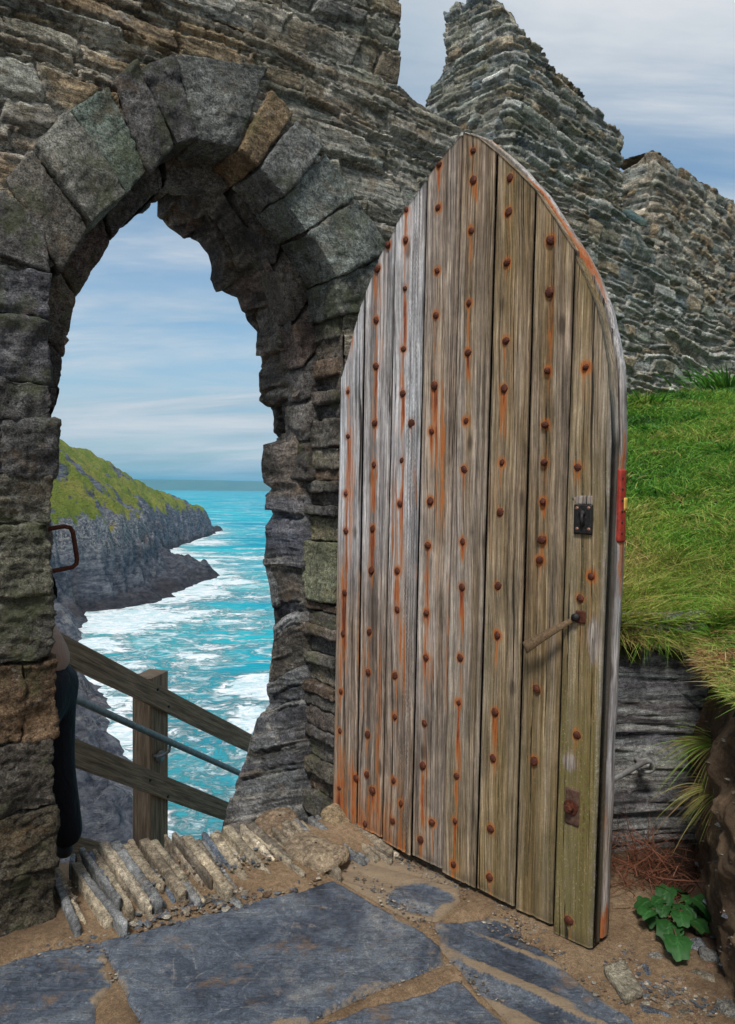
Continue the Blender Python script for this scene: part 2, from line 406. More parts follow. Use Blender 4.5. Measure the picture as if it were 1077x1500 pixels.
def leather_mat():
    mt, t, b = newmat('leather_strap', .7, .3)
    co = NN(t, 'ShaderNodeTexCoord').outputs['Object']; n = NOI(t, co, 130, 6, .7); n1 = NOI(t, co, 14, 4, .6)
    cl = MIX(t, n1, (.10, .06, .032), (.24, .16, .085)); t.links.new(MIX(t, RNG(t, n, .4, .7), cl, (.06, .04, .025)), b.inputs['Base Color'])
    bump(t, b, n, .4, .003); return mt
M_LEATHER = leather_mat()

def grass_mat(name):
    mt, t, b = newmat(name, .55, .3)
    c = NN(t, 'ShaderNodeAttribute', attribute_name='tint').outputs['Color']
    t.links.new(c, b.inputs['Base Color'])
    tr = NN(t, 'ShaderNodeBsdfTranslucent', {'Color': c}); mx = NN(t, 'ShaderNodeMixShader', {0: .3, 1: b.outputs[0], 2: tr.outputs[0]})
    t.links.new(mx.outputs[0], t.nodes['Material Output'].inputs[0]); return mt
M_GRASS = grass_mat('grass_blade'); M_LEAF = grass_mat('leaf')
def turf_mat():
    mt, t, b = newmat('turf', .95, .1)
    co = NN(t, 'ShaderNodeTexCoord').outputs['Object']; n = NOI(t, co, 9, 8, .7); n2 = NOI(t, co, 120, 5, .7)
    t.links.new(MIX(t, n2, RAMP(t, n, [(.3, (.03, .04, .012)), (.6, (.05, .075, .02)), (.75, (.10, .08, .035))]), (.02, .016, .01)), b.inputs['Base Color'])
    bump(t, b, n2, .8, .02); return mt
M_TURF = turf_mat()
def plain(name, col, rough=.8, var=.2, sc=200):
    mt, t, b = newmat(name, rough, .25); co = NN(t, 'ShaderNodeTexCoord').outputs['Object']; n = NOI(t, co, sc, 4, .6)
    t.links.new(MIX(t, n, [c*(1-var) for c in col], [c*(1+var) for c in col]), b.inputs['Base Color']); fo = NOI(t, MAPV(t, co, (16, 16, 9)), 1.0, 3, .5, 1.2); bump(t, b, MATH(t, 'ADD', MATH(t, 'MULTIPLY', n, .06), fo), .5, .03 if sc < 1000 and sc > 150 else .003); return mt

def sea_mat():
    mt, t, b = newmat('sea_water', .22, .03)
    co = NN(t, 'ShaderNodeTexCoord').outputs['Object']
    sh = NN(t, 'ShaderNodeAttribute', attribute_name='shore').outputs['Fac']
    w = NN(t, 'ShaderNodeTexNoise', {'Vector': co, 'Scale': .05, 'Detail': 5.0, 'Roughness': .6})
    wv = NN(t, 'ShaderNodeVectorMath', {0: NN(t, 'ShaderNodeVectorMath', {0: w.outputs['Color'], 1: (.5, .5, .5)}, operation='SUBTRACT').outputs[0], 1: (26, 26, 0)}, operation='MULTIPLY').outputs[0]
    cw = NN(t, 'ShaderNodeVectorMath', {0: co, 1: wv}, operation='ADD').outputs[0]
    blob = NOI(t, MAPV(t, cw, (.022, .030, 1)), 1.0, 5, .6)
    str_ = NOI(t, MAPV(t, cw, (.016, .07, 1), rot=(0, 0, .25), loc=(3, 8, 0)), 1.0, 7, .62)
    lace = NN(t, 'ShaderNodeTexVoronoi', {'Vector': MAPV(t, cw, (.22, .26, 1)), 'Scale': 1.0}, feature='DISTANCE_TO_EDGE').outputs['Distance']
    fine = NOI(t, MAPV(t, cw, (.5, .8, 1)), 1.0, 8, .7)
    s = MATH(t, 'ADD', MATH(t, 'MULTIPLY', str_, .70), MATH(t, 'MULTIPLY', blob, .5))
    s = MATH(t, 'ADD', s, MATH(t, 'MULTIPLY', sh, .215))
    s = MATH(t, 'ADD', s, MATH(t, 'ADD', MATH(t, 'MULTIPLY', fine, .11), .02))
    solid = RNG(t, MATH(t, 'ADD', s, RNG(t, fine, .3, .7, -.045, .045, False)), .80, .90)
    veil = MATH(t, 'MULTIPLY', RNG(t, s, .71, .80, 0, 1), RNG(t, fine, .40, .62, .0, .6))
    bn = NOI(t, MAPV(t, cw, (.018, .050, 1), rot=(0, 0, -.2), loc=(7, 3, 0)), 1.0, 3, .5)
    line = MATH(t, 'ABSOLUTE', MATH(t, 'SUBTRACT', bn, .5))
    band = MATH(t, 'MULTIPLY', RNG(t, MATH(t, 'ADD', line, MATH(t, 'MULTIPLY', fine, .05)), .024, .055, 1, 0), RNG(t, blob, .40, .58))
    foam = MATH(t, 'MAXIMUM', MATH(t, 'MAXIMUM', solid, veil), MATH(t, 'MULTIPLY', band, .95))
    deep = RAMP(t, NOI(t, MAPV(t, cw, (.012, .03, 1)), 1.0, 5, .6), [(.3, (.0, .18, .30)), (.48, (.0, .35, .47)), (.68, (.02, .55, .60))])
    deep = MIX(t, MATH(t, 'MULTIPLY', sh, .5), deep, (.12, .50, .50))
    far = NN(t, 'ShaderNodeAttribute', attribute_name='farness').outputs['Fac']
    deep = MIX(t, RNG(t, fine, .3, .7), MIX(t, .35, deep, (.0, .10, .16)), deep)
    cl = MIX(t, foam, deep, MIX(t, RNG(t, fine, .38, .6), (.42, .60, .64), (.76, .78, .80)))
    t.links.new(cl, b.inputs['Base Color'])
    t.links.new(RNG(t, foam, 0, 1, .35, .9), b.inputs['Roughness'])
    b.inputs['IOR'].default_value = 1.25
    wav = NOI(t, MAPV(t, co, (.25, .6, 1)), 1.0, 7, .6)
    bump(t, b, MATH(t, 'ADD', wav, MATH(t, 'MULTIPLY', foam, .5)), 1.0, .9)
    return mt
M_SEA = sea_mat()
def cliff_mat():
    mt, t, b = newmat('headland_rock_grass', .95, .1)
    co = NN(t, 'ShaderNodeTexCoord').outputs['Object']
    g = NN(t, 'ShaderNodeAttribute', attribute_name='grass').outputs['Fac']
    wet = NN(t, 'ShaderNodeAttribute', attribute_name='wet').outputs['Fac']
    pale = NN(t, 'ShaderNodeAttribute', attribute_name='pale').outputs['Fac']
    n1 = NOI(t, co, .09, 9, .7); n2 = NOI(t, MAPV(t, co, (.35, .35, .9)), 1.0, 9, .75); n3 = NOI(t, co, 1.6, 5, .7)
    rock = RAMP(t, n2, [(.32, (.025, .028, .045)), (.46, (.11, .12, .155)), (.58, (.24, .25, .285)), (.72, (.44, .44, .44))])
    rock = MIX(t, RNG(t, n1, .5, .65, 0, .4), rock, (.15, .105, .085))
    rock = MIX(t, MATH(t, 'MULTIPLY', pale, RNG(t, n3, .45, .62)), rock, (.46, .46, .44))
    rock = MIX(t, MATH(t, 'MULTIPLY', wet, .75), rock, (.035, .026, .03))
    gr = RAMP(t, n1, [(.3, (.13, .20, .025)), (.48, (.22, .265, .045)), (.6, (.31, .30, .07)), (.75, (.36, .27, .11))])
    gr = MIX(t, RNG(t, n3, .4, .7, .0, .5), gr, (.05, .07, .014))
    gf = RNG(t, MATH(t, 'ADD', g, RNG(t, n2, .3, .7, -.35, .35, False)), .32, .48)
    t.links.new(MIX(t, gf, rock, gr), b.inputs['Base Color'])
    bump(t, b, MATH(t, 'ADD', n2, MATH(t, 'MULTIPLY', n3, .35)), 1.0, 2.6)
    return mt
M_CLIFF = cliff_mat()

# ------------------------------------------------------------------ stone pattern for coursed walls
def stonefield(a, b, hm, lm, seed, warp=.03, hvar=.5, wfreq=1.1):
    rng = np.random.RandomState(seed)
    bw = b+2.0*warp*fbm(a*wfreq, b*wfreq*1.5, 0, seed, 3)+.35*warp*fbm(a*5, b*6, 0, seed+1, 2)+.006*vn(a*14, b*14, 0, seed+2)
    lo, hi = bw.min()-.2, bw.max()+.2
    hs = hm*np.clip(np.exp(hvar*1.1*rng.normal(size=int((hi-lo)/hm*3)+8)), .35, 3.2); e = lo+np.cumsum(hs)
    r = np.clip(np.searchsorted(e, bw), 1, len(e)-1)
    dist = np.full(a.shape, 9.); rnd = np.zeros(a.shape); rnd2 = np.zeros(a.shape); ca = np.zeros(a.shape)
    db = np.minimum(bw-e[r-1], e[r]-bw); hh = e[r]-e[r-1]
    for k in np.unique(r):
        mk_ = r == k; g = np.random.RandomState(seed*131+int(k))
        am = a[mk_]+.5*(bw[mk_]-e[k])*g.uniform(-1, 1)+.012*vn(bw[mk_]*30, a[mk_]*5, k, seed+4)
        l0 = am.min()-1.5
        ls = lm*(.35+1.3*g.rand(int((am.max()-l0)/lm*2.5)+8)); E = l0+g.rand()*lm+np.cumsum(ls)
        c = np.clip(np.searchsorted(E, am), 1, len(E)-1)
        rv = g.rand(len(E)+1); rv2 = g.rand(len(E)+1)
        dist[mk_] = np.minimum(db[mk_], np.minimum(am-E[c-1], E[c]-am)); rnd[mk_] = rv[c]; rnd2[mk_] = rv2[c]; ca[mk_] = am-.5*(E[c]+E[c-1])
    return dict(d=dist, r=rnd, r2=rnd2, ca=ca, cb=bw-.5*(e[r]+e[r-1]), row=r, h=hh)
def palette(r, cols):
    cols = np.array(cols); i = np.clip((r*len(cols)).astype(int), 0, len(cols)-1); return cols[i]
def slate_wall(a, b, seed, hm=.05, lm=.35, prot=.018, gap=.02, gw=.012, lamf=85, lamp=.004, cols=None, mortar=(.42, .38, .31), mort_amt=None, warp=.03, hvar=.5, pale_=.5):
    s = stonefield(a, b, hm, lm, seed, warp, hvar)
    lam = fbm(a*2.2+s['r']*40, b*lamf+3*fbm(a*3, b*3, 0, seed, 2), s['r2']*9, seed+21, 3, .65)
    gapm = (1-sst(0, gw*(.6+.8*(vn(a*6, b*9, 0, seed+7)*.5+.5)), s['d']+.006*vn(a*60, b*60, 0, seed+8)))*sst(-.5, .1, fbm(a*3, b*7, 0, seed+11, 3)+.15)
    h = prot*(s['r']*2-1)+.5*prot*vn(s['row']*7.3, 0.5, 0, seed)+np.clip(s['ca'], -.25, .25)*(s['r2']-.5)*.14+s['cb']*((s['r']*7.7)%1-.35)*.55+lamp*lam-gap*gapm+.004*fbm(a*22, b*22, 0, seed+5, 4)
    T = palette(s['r2'], cols)*(.75+.5*s['r'])[:, None]*(1+.9*lam)[:, None]*(1+.6*fbm(a*30, b*60, 0, seed+13, 3))[:, None]
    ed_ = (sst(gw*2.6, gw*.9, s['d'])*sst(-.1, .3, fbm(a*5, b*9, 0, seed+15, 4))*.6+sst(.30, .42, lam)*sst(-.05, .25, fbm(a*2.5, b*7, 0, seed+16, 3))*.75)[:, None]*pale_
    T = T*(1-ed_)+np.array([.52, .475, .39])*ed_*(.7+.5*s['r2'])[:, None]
    ma = gapm if mort_amt is None else gapm*mort_amt
    mt = sst(.25, .7, ma+.0)
    T = T*(1-mt[:, None])+np.array(mortar)*(.6+.5*(vn(a*40, b*40, 0, seed+6)*.5+.5))[:, None]*mt[:, None]
    return h, np.clip(T, .008, .85), s, gapm
PAL_BROWN = [(.20, .15, .095), (.27, .205, .13), (.17, .15, .115), (.25, .23, .18), (.20, .20, .165), (.29, .215, .13), (.15, .13, .105), (.27, .27, .235), (.42, .37, .29)]
PAL_GREY = [(.16, .165, .145), (.21, .225, .20), (.15, .155, .13), (.24, .25, .21), (.19, .18, .13), (.25, .20, .135), (.34, .345, .32), (.15, .175, .18)]
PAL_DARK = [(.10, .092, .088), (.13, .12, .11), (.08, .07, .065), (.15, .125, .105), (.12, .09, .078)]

# ------------------------------------------------------------------ the arch wall: plane through the two jambs
P0 = np.array([*on_z(73, 1342)[:2], 0.0]); P1 = np.array([*on_z(496, 1204)[:2], 0.0])
T = (P1-P0)/np.linalg.norm(P1-P0); NW = np.array([-T[1], T[0], 0.0]); ZU = np.array([0, 0, 1.0])
THICK = .62
def WP(u, w, z): return P0+np.multiply.outer(np.asarray(u, float), T)+np.multiply.outer(np.asarray(w, float), NW)+np.multiply.outer(np.asarray(z, float), ZU)
def uz(px, py, w=0.0):
    p = on_plane(px, py, P0+NW*w, NW); return float(np.dot(p-P0, T)), float(p[2])
O1px = [(72, 1400), (72, 1000), (73, 800), (73, 600), (72, 480), (74, 410), (112, 372), (126, 332), (167, 308), (184, 284), (211, 253), (252, 217), (283, 206), (300, 205), (346, 220), (373, 247), (411, 291), (446, 342), (486, 409), (496, 462), (500, 560), (500, 1260)]
O1 = np.array([uz(*p) for p in O1px])
O2px = [(75, 1400), (75, 700), (78, 600), (80, 578), (88, 540), (92, 510), (104, 446), (125, 394), (156, 358), (195, 316), (223, 290), (240, 268), (262, 248), (282, 244), (307, 256), (337, 278), (361, 322), (396, 369), (412, 410), (430, 467), (445, 560), (450, 640), (449, 800), (449, 1000), (440, 1100), (425, 1300)]
O2 = np.array([uz(*p, .22) for p in O2px])
O3Rpx = [(232, 292), (228, 312), (247, 333), (267, 344), (291, 354), (306, 371), (312, 391), (309, 407), (320, 426), (348, 436), (361, 470), (377, 486), (376, 507), (384, 530), (378, 547), (380, 587), (400, 601), (407, 627), (408, 648), (388, 653), (383, 680), (386, 707), (398, 715), (391, 725), (392, 744), (399, 753), (389, 771), (391, 789), (385, 825), (394, 855), (400, 896), (402, 937), (397, 967), (390, 1008), (393, 1031), (377, 1052), (370, 1078), (353, 1128), (333, 1187), (318, 1240), (305, 1300)]
O3R = np.array([uz(*p, THICK) for p in O3Rpx])
UC, ZC = .62, 1.75
def par(O, apex_i=None):
    """monotone parameter along an outline: 0 bottom-left .. 1 spring-left .. 2 spring-right .. 3 bottom-right"""
    ang = np.arctan2(O[:, 1]-ZC, O[:, 0]-UC)
    p = np.where(O[:, 1] > ZC, 1+(math.pi-ang)/math.pi, np.where(O[:, 0] < UC, O[:, 1]/ZC, 3-O[:, 1]/ZC))
    return np.maximum.accumulate(p+np.arange(len(p))*1e-7)
p1 = par(O1); p2 = par(O2)
lft = O2[O2[:, 0] < .45].copy(); lft[:, 0] -= .05; lft[lft[:, 1] > ZC, 1] += .03
O3 = np.vstack([lft[lft[:, 1] < O3R[0, 1]+.0], O3R]); p3 = par(O3)
def outl(k, p):
    O, q = ((O1, p1), (O2, p2), (O3, p3))[k]
    return np.interp(p, q, O[:, 0]), np.interp(p, q, O[:, 1])
rootW = thing('stone_arch_wall', tuple(P0), 'tall ruined slate wall with a pointed stone archway opening on the sea', 'wall')

# voussoirs and jamb stones (outlines as seen on the front face)
V_Q = [
 ([(-80, 345), (2, 282), (62, 335), (70, 402)], (.10, .093, .088)),
 ([(4, 264), (45, 222), (126, 335), (88, 400)], (.105, .095, .08)),
 ([(47, 216), (97, 168), (181, 288), (130, 332)], (.15, .145, .125)),
 ([(100, 163), (158, 128), (212, 255), (184, 288)], (.125, .15, .125)),
 ([(163, 125), (197, 94), (250, 216), (216, 254)], (.088, .083, .08)),
 ([(202, 104), (250, 86), (284, 206), (254, 216)], (.078, .073, .073)),
 ([(254, 82), (388, 100), (347, 219), (287, 207)], (.10, .103, .095)),
 ([(392, 138), (426, 170), (372, 246), (348, 221)], (.15, .105, .06)),
 ([(428, 180), (470, 217), (411, 291), (376, 251)], (.135, .138, .13)),
 ([(474, 226), (517, 290), (446, 340), (412, 293)], (.13, .145, .135)),
 ([(517, 294), (566, 368), (487, 408), (448, 343)], (.115, .125, .115)),
 ([(568, 374), (590, 455), (496, 462), (488, 411)], (.10, .105, .095)),
]
def quad_w(q, w): return [WP(*(lambda t: (t[0], w, t[1]))(uz(*p))) for p in q]
for i, (q, tn) in enumerate(V_Q):
    cq = np.mean(np.array(q), 0); q = [tuple(cq+(np.array(p_)-cq)*1.012) for p_ in q]
    block('voussoir', quad_w(q, -.03+.012*math.sin(i*2.3)), NW*.25, M_GRAN, rootW, r=.007, amp=.014, freq=20, seed=40+i, tint=[c_*1.15 for c_ in tn], res=.0085, big=.016, tvar=.7, lam=.003)
LJ = [402, 474, 564, 620, 697, 765, 866, 962, 1073, 1175, 1259, 1345]
LT = [(.085, .083, .092), (.082, .08, .086), (.09, .086, .082), (.085, .082, .08), (.115, .108, .085), (.12, .115, .085), (.09, .085, .07), (.13, .085, .05), (.085, .073, .06), (.075, .062, .042), (.062, .052, .036)]
for i in range(len(LJ)-1):
    y0, y1 = LJ[i], LJ[i+1]; xr = [70, 71, 73, 77, 73, 71, 73, 80, 77, 79, 76][i]
    spl = {7: 30, 3: 3, 5: -30}.get(i)
    z0, z1 = uz(xr, y1)[1], uz(xr, y0)[1]; ur = uz(xr, (y0+y1)/2)[0]
    segs = [(-.62, ur)] if spl is None else [(-.62, uz(spl, (y0+y1)/2)[0]), (uz(spl, (y0+y1)/2)[0], ur)]
    for k, (ua, ub) in enumerate(segs):
        tl = .012*math.sin(i*3.1+k)
        q = [WP(ua, -.045+.012*math.sin(i*1.9+k), z0+tl), WP(ub, -.045+.012*math.sin(i*1.9+k), z0), WP(ub+.006*math.cos(i*2), -.045, z1), WP(ua, -.045, z1+tl)]
        block('jamb_stone', q, NW*.30, M_GRAN, rootW, r=.007, amp=.022, freq=20, seed=90+i*3+k, tint=LT[i], res=.0085, big=.026, tvar=.8, lam=.011 if i in (4, 8, 6, 5, 9) else .006)
RJ = [462, 492, 520, 548, 570, 588, 612, 655, 686, 705, 722, 741, 758, 797, 888, 903, 926, 941, 968, 984, 1012, 1030, 1049, 1080, 1098, 1130, 1152, 1180, 1215]
RT = [[(.12, .11, .095), (.14, .125, .10), (.13, .095, .07), (.095, .088, .078), (.11, .092, .08), (.085, .08, .078)][(i*7) % 6] for i in range(28)]; RT[13] = (.17, .175, .115); RT[12] = (.15, .135, .09)
ujr = uz(493, 800, .03)[0]
for i in range(len(RJ)-1):
    z0, z1 = uz(500, RJ[i+1]-.5)[1], uz(500, RJ[i]+.5)[1]; du = .022*math.sin(i*2.7)+.008*math.sin(i*7.1)
    q = [WP(ujr+du, .03, z0), WP(ujr+.30, .03, z0), WP(ujr+.30, .03, z1), WP(ujr+du, .03, z1)]
    block('jamb_stone', q, NW*(.27+.02*math.sin(i*4.1)), M_GRAN, rootW, r=.006, amp=.018, freq=18, seed=150+i, tint=RT[i], res=.0115, big=.012, tvar=.6, lam=.002 if i == 13 else .008)
# recessed inner order
br = [.62, .86, 1.02, 1.14, 1.25, 1.36, 1.46, 1.56, 1.66, 1.75, 1.84, 1.92, 2.02, 2.12]
for i in range(len(br)-1):
    pa, pb = br[i]+.004, br[i+1]-.004
    ia = outl(1, pa); ib = outl(1, pb); oa = outl(0, pa); ob = outl(0, pb)
    def outw(a, b):
        d = np.array(a)-np.array([UC, ZC-.2]); d /= np.linalg.norm(d); return np.array(a)+d*(.30 if a[1] > ZC else .22)
    oa, ob = outw(ia, ib), outw(ib, ia)
    q = [WP(oa[0], .215, oa[1]), WP(ob[0], .215, ob[1]), WP(ib[0], .215, ib[1]), WP(ia[0], .215, ia[1])]
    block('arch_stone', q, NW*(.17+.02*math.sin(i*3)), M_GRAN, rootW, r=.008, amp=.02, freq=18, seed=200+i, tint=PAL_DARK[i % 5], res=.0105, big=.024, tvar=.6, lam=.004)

# rubble front face of the wall (one dense relief, courses of thin slate)
u_edge = uz(586, 70)[0]; zstep = uz(586, 128)[1]
def build_face(name, us, zs, wrapu, ztop, seed, cut, parent):
    U, Z = np.meshgrid(us, zs, indexing='ij'); sh = U.shape; U = U.ravel(); Z = Z.ravel()
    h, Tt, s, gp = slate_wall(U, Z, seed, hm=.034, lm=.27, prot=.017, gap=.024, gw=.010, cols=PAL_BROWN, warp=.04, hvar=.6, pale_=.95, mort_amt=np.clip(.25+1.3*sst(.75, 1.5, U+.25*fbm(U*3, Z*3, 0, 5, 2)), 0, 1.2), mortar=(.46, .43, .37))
    grey = sst(.6, 1.5, U+.3*fbm(U*2, Z*2, 0, 77, 3))[:, None]
    Tg = palette(s['r'], PAL_GREY)*(.75+.5*s['r2'])[:, None]
    Tt = Tt*(1-.55*grey)+Tg*.55*grey
    ochre = sst(.18, .4, fbm(U*2.5, Z*5, 0, 31, 4))[:, None]*(1-.6*grey)
    Tt = Tt*(1-.5*ochre)+np.array([.27, .17, .085])*.5*ochre*(.6+.8*s['r'][:, None])
    white = sst(.08, .22, fbm(U*5, Z*8, 0, 33, 5)+.24*sst(.7, 1.4, U)-.06)[:, None]*sst(.1, .7, gp+.35+.3*fbm(U*14, Z*20, 0, 34, 3))[:, None]
    Tt = Tt*(1-.75*white)+np.array([.52, .49, .43])*.75*white
    eu = np.maximum(U-wrapu, 0); ez = np.maximum(Z-ztop(np.minimum(U, wrapu)), 0)
    uu = U-eu; z_ = Z-ez
    w = np.hypot(eu, ez)
    nrm = np.where((w > 1e-9)[:, None], (eu/np.maximum(w, 1e-9))[:, None]*T+(ez/np.maximum(w, 1e-9))[:, None]*ZU, -NW)
    soft = sst(0, .05, w)[:, None]; nrm = -NW*(1-soft)+nrm*soft
    nrm /= np.linalg.norm(nrm, axis=1, keepdims=True)
    V = WP(uu, w, z_)
    if cut:
        dq = np.zeros(len(U), bool)
        for q, _ in V_Q: dq |= inpoly(U, Z, [uz(*p) for p in q])
        din = sdpoly(U, Z, O1)
        rec = dq | ((Z < uz(70, 400)[1]) & (U < .06) & (U > -.6)) | ((Z < uz(500, 462)[1]) & (U > 1.1) & (U < ujr+.40)) | (din > -.16)
        h = np.where(rec, np.where((U < .06) & (Z < uz(70, 400)[1]), .012, .004)+.25*h, h); mm = (.5+.6*sst(.2, 1.3, U))[:, None]; Tt = np.where(rec[:, None], np.array([.26, .225, .175])*mm*(1+.3*fbm(U*30, Z*30, 0, 9, 3))[:, None], Tt)
        keep = din < -.02
    else: keep = np.ones(len(U), bool)
    V = V+nrm*h[:, None]
    V, Fc, at = compact(V, gridf(*sh), keep, {'tint': Tt})
    return mk(name, V, Fc, M_SLATE, parent, at)
us = np.concatenate([np.linspace(-1.8, -.3, 50)[:-1], np.arange(-.3, 2.05, .0062), np.linspace(2.06, 3.6, 90)])
zlow = np.arange(-.35, zstep+.62, .0062)
build_face('rubble_face', us, zlow, 3.0, lambda u: zstep+.01-.17*np.maximum(u-u_edge, 0)+.015*vn(u*9, .3, 0, 4), 11, True, rootW)
us2 = np.concatenate([np.linspace(-1.8, -.3, 40)[:-1], np.arange(-.3, u_edge+THICK, .0065)])
zhi = np.concatenate([np.arange(zstep-.05, 4.35, .0065), np.linspace(4.36, 5.4, 90)])
build_face('rubble_upper_face', us2, zhi, u_edge, lambda u: 4.75+.05*vn(u*5, .1, 0, 8), 12, False, rootW)
# back face
ub = np.arange(-1.8, 3.0, .03); zb = np.arange(-1.2, 4.75, .03); U, Z = np.meshgrid(ub, zb, indexing='ij'); sh = U.shape; U = U.ravel(); Z = Z.ravel()
kb = (sdpoly(U, Z, np.vstack([O3, [[O3[-1][0], -2], [O3[0][0], -2]]])) < -.01) & ((Z < zstep-.1) | (U < u_edge))
h = .03*fbm(U*5, Z*14, 0, 61, 3)
V, Fc, at = compact(WP(U, THICK-.012+h, Z), gridf(*sh)[:, ::-1], kb, {'tint': palette(vn(U*4, Z*12, 0, 62)*.5+.5, PAL_BROWN)})
mk('rubble_back_face', V, Fc, M_SLATE, rootW, at)
# passage lining: rear vault and jambs of rough stone
pp = np.linspace(-.03, 3.24, 960); ww = np.linspace(.0, 1, 84)
PP, WW = np.meshgrid(pp, ww, indexing='ij'); sh = PP.shape; PPf = PP.ravel(); WWf = WW.ravel()
u2, z2 = outl(1, PPf); u3, z3 = outl(2, PPf)
wf = .25+(THICK-.25)*WWf; k = sst(0, 1, WWf)
uu = u2*(1-k)+u3*k; zv = z2*(1-k)+z3*k
G = np.stack([uu, zv], -1).reshape(sh+(2,)); tg = np.gradient(G, axis=0); sg = np.ones(9)/9
for c_ in range(2):
    for j in range(sh[1]): tg[:, j, c_] = np.convolve(np.pad(tg[:, j, c_], 24, mode='edge'), np.ones(49)/49, 'valid')
tg /= np.linalg.norm(tg, axis=2, keepdims=True)+1e-9
nu, nz = tg[..., 1].ravel(), -tg[..., 0].ravel()
arc = np.concatenate([[0], np.cumsum(np.linalg.norm(np.diff(np.stack(outl(1, pp), -1), axis=0), axis=1))])[:, None].repeat(sh[1], 1).ravel()
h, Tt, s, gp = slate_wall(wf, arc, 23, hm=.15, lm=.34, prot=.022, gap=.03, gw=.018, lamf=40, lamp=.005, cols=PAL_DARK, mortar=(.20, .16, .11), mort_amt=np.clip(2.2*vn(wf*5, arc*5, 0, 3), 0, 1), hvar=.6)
low = sst(2.24, 2.28, PPf+.02*vn(wf*8, arc*8, 0, 9))
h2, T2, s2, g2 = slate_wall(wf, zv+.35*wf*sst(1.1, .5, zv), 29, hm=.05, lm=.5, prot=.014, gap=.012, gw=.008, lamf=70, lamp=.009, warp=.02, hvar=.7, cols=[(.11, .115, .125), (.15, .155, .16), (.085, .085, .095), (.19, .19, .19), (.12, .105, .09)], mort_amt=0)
h = h*(1-low)+h2*low+(.02-.012*low)*fbm(wf*7, arc*7, 0, 70, 4)-.16*(1-sst(0, .07, WWf))*(PPf > 1.9); Tt = Tt*(1-low[:, None])+T2*low[:, None]
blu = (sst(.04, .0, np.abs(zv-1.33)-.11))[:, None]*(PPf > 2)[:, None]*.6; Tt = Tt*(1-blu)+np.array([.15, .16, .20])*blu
wh = sst(1.0, .93, WWf); 
V = WP(uu, wf, zv)+(np.multiply.outer(nu*h*(.35+.65*wh), T)+np.multiply.outer(nz*h*(.35+.65*wh), ZU))
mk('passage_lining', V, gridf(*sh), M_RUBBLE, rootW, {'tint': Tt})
# mortar bed between the front order and the lining
WW2 = np.linspace(.01, .34, 24); PPm, WWm = np.meshgrid(np.linspace(.02, 2.985, 300), WW2, indexing='ij'); shm = PPm.shape; PPm = PPm.ravel(); WWm = WWm.ravel()
u1, z1 = outl(0, PPm); dd = np.stack([u1-UC, np.maximum(z1-ZC, 0)*1.0], -1); dd /= np.linalg.norm(dd, axis=1, keepdims=True)+1e-9
hm_ = .03+.012*fbm(WWm*20, PPm*30, 0, 5, 3)
mk('mortar_bed', WP(u1+dd[:, 0]*hm_, WWm, z1+dd[:, 1]*hm_), gridf(*shm), M_RUBBLE, rootW, {'tint': np.tile([.10, .085, .07], (len(u1), 1))})

# ------------------------------------------------------------------ ground
def mkpoly(px): return np.array([on_z(*p)[:2] for p in px])
SILL_A = on_z(70, 1296)[:2]; SILL_B = on_z(470, 1222)[:2]
sdir = (SILL_B-SILL_A)/np.linalg.norm(SILL_B-SILL_A); snor = np.array([-sdir[1], sdir[0]])
SL = [
 [(152, 1384), (230, 1362), (330, 1337), (440, 1311), (488, 1294), (545, 1324), (600, 1358), (640, 1391), (650, 1414), (560, 1446), (470, 1486), (400, 1515), (300, 1560), (240, 1560), (200, 1478)],
 [(6, 1412), (60, 1396), (140, 1383), (156, 1394), (152, 1420), (163, 1440), (140, 1470), (135, 1510), (60, 1560), (-40, 1560), (-40, 1440)],
 [(455, 1515), (530, 1480), (620, 1460), (668, 1440), (700, 1465), (735, 1500), (770, 1560), (420, 1560)],
 [(643, 1357), (690, 1352), (738, 1346), (780, 1388), (835, 1432), (930, 1500), (990, 1560), (820, 1560), (735, 1482), (684, 1432), (652, 1396)],
 [(492, 1284), (520, 1262), (575, 1252), (625, 1276), (668, 1296), (672, 1318), (640, 1346), (600, 1344), (545, 1312)],
]
SLP = [mkpoly(p) for p in SL]
gx = np.concatenate([np.linspace(-3.2, -1.5, 30)[:-1], np.arange(-1.5, 1.75, .0085), np.linspace(1.76, 3.2, 25)])
gy = np.concatenate([np.linspace(-2.5, 1.75, 60)[:-1], np.arange(1.75, 3.75, .0085), np.linspace(3.76, 4.4, 20)])
X, Y = np.meshgrid(gx, gy, indexing='ij'); sh = X.shape; X = X.ravel(); Y = Y.ravel()
gz = .012*fbm(X*3, Y*3, 0, 3, 4)+.006*fbm(X*14, Y*14, 0, 5, 4)+.0045*np.abs(fbm(X*60, Y*60, 0, 6, 3))
slabd = np.full(X.shape, -9.)
for P in SLP: slabd = np.maximum(slabd, sdpoly(X, Y, P)+.012)
gz += .010*(1-sst(-.05, .0, slabd)) - .03*sst(-.01, .05, slabd)
uu_ = (X-P0[0])*T[0]+(Y-P0[1])*T[1]; ww_ = (X-P0[0])*NW[0]+(Y-P0[1])*NW[1]
behind = (X-SILL_A[0])*snor[0]+(Y-SILL_A[1])*snor[1]
inside = sst(-.1, .0, uu_)*(1-sst(1.5, 1.7, uu_))
gz = gz*(1-.8*sst(-.05, .05, ww_))
gz -= sst(.0, .14, behind)*.42*sst(-.25, .1, ww_)*(inside*.9+.1)+sst(.4, 1.2, ww_)*.35
gz += .018*sst(.0, .12, -behind)*sst(-.36, -.16, behind)*inside
gz += .05*sst(.35, .0, np.hypot(X-on_z(470, 1205)[0], Y-on_z(470, 1205)[1])) + .02*sst(.3, .0, dpoly(X, Y, [on_z(480, 1230)[:2], on_z(420, 1290)[:2]], False))
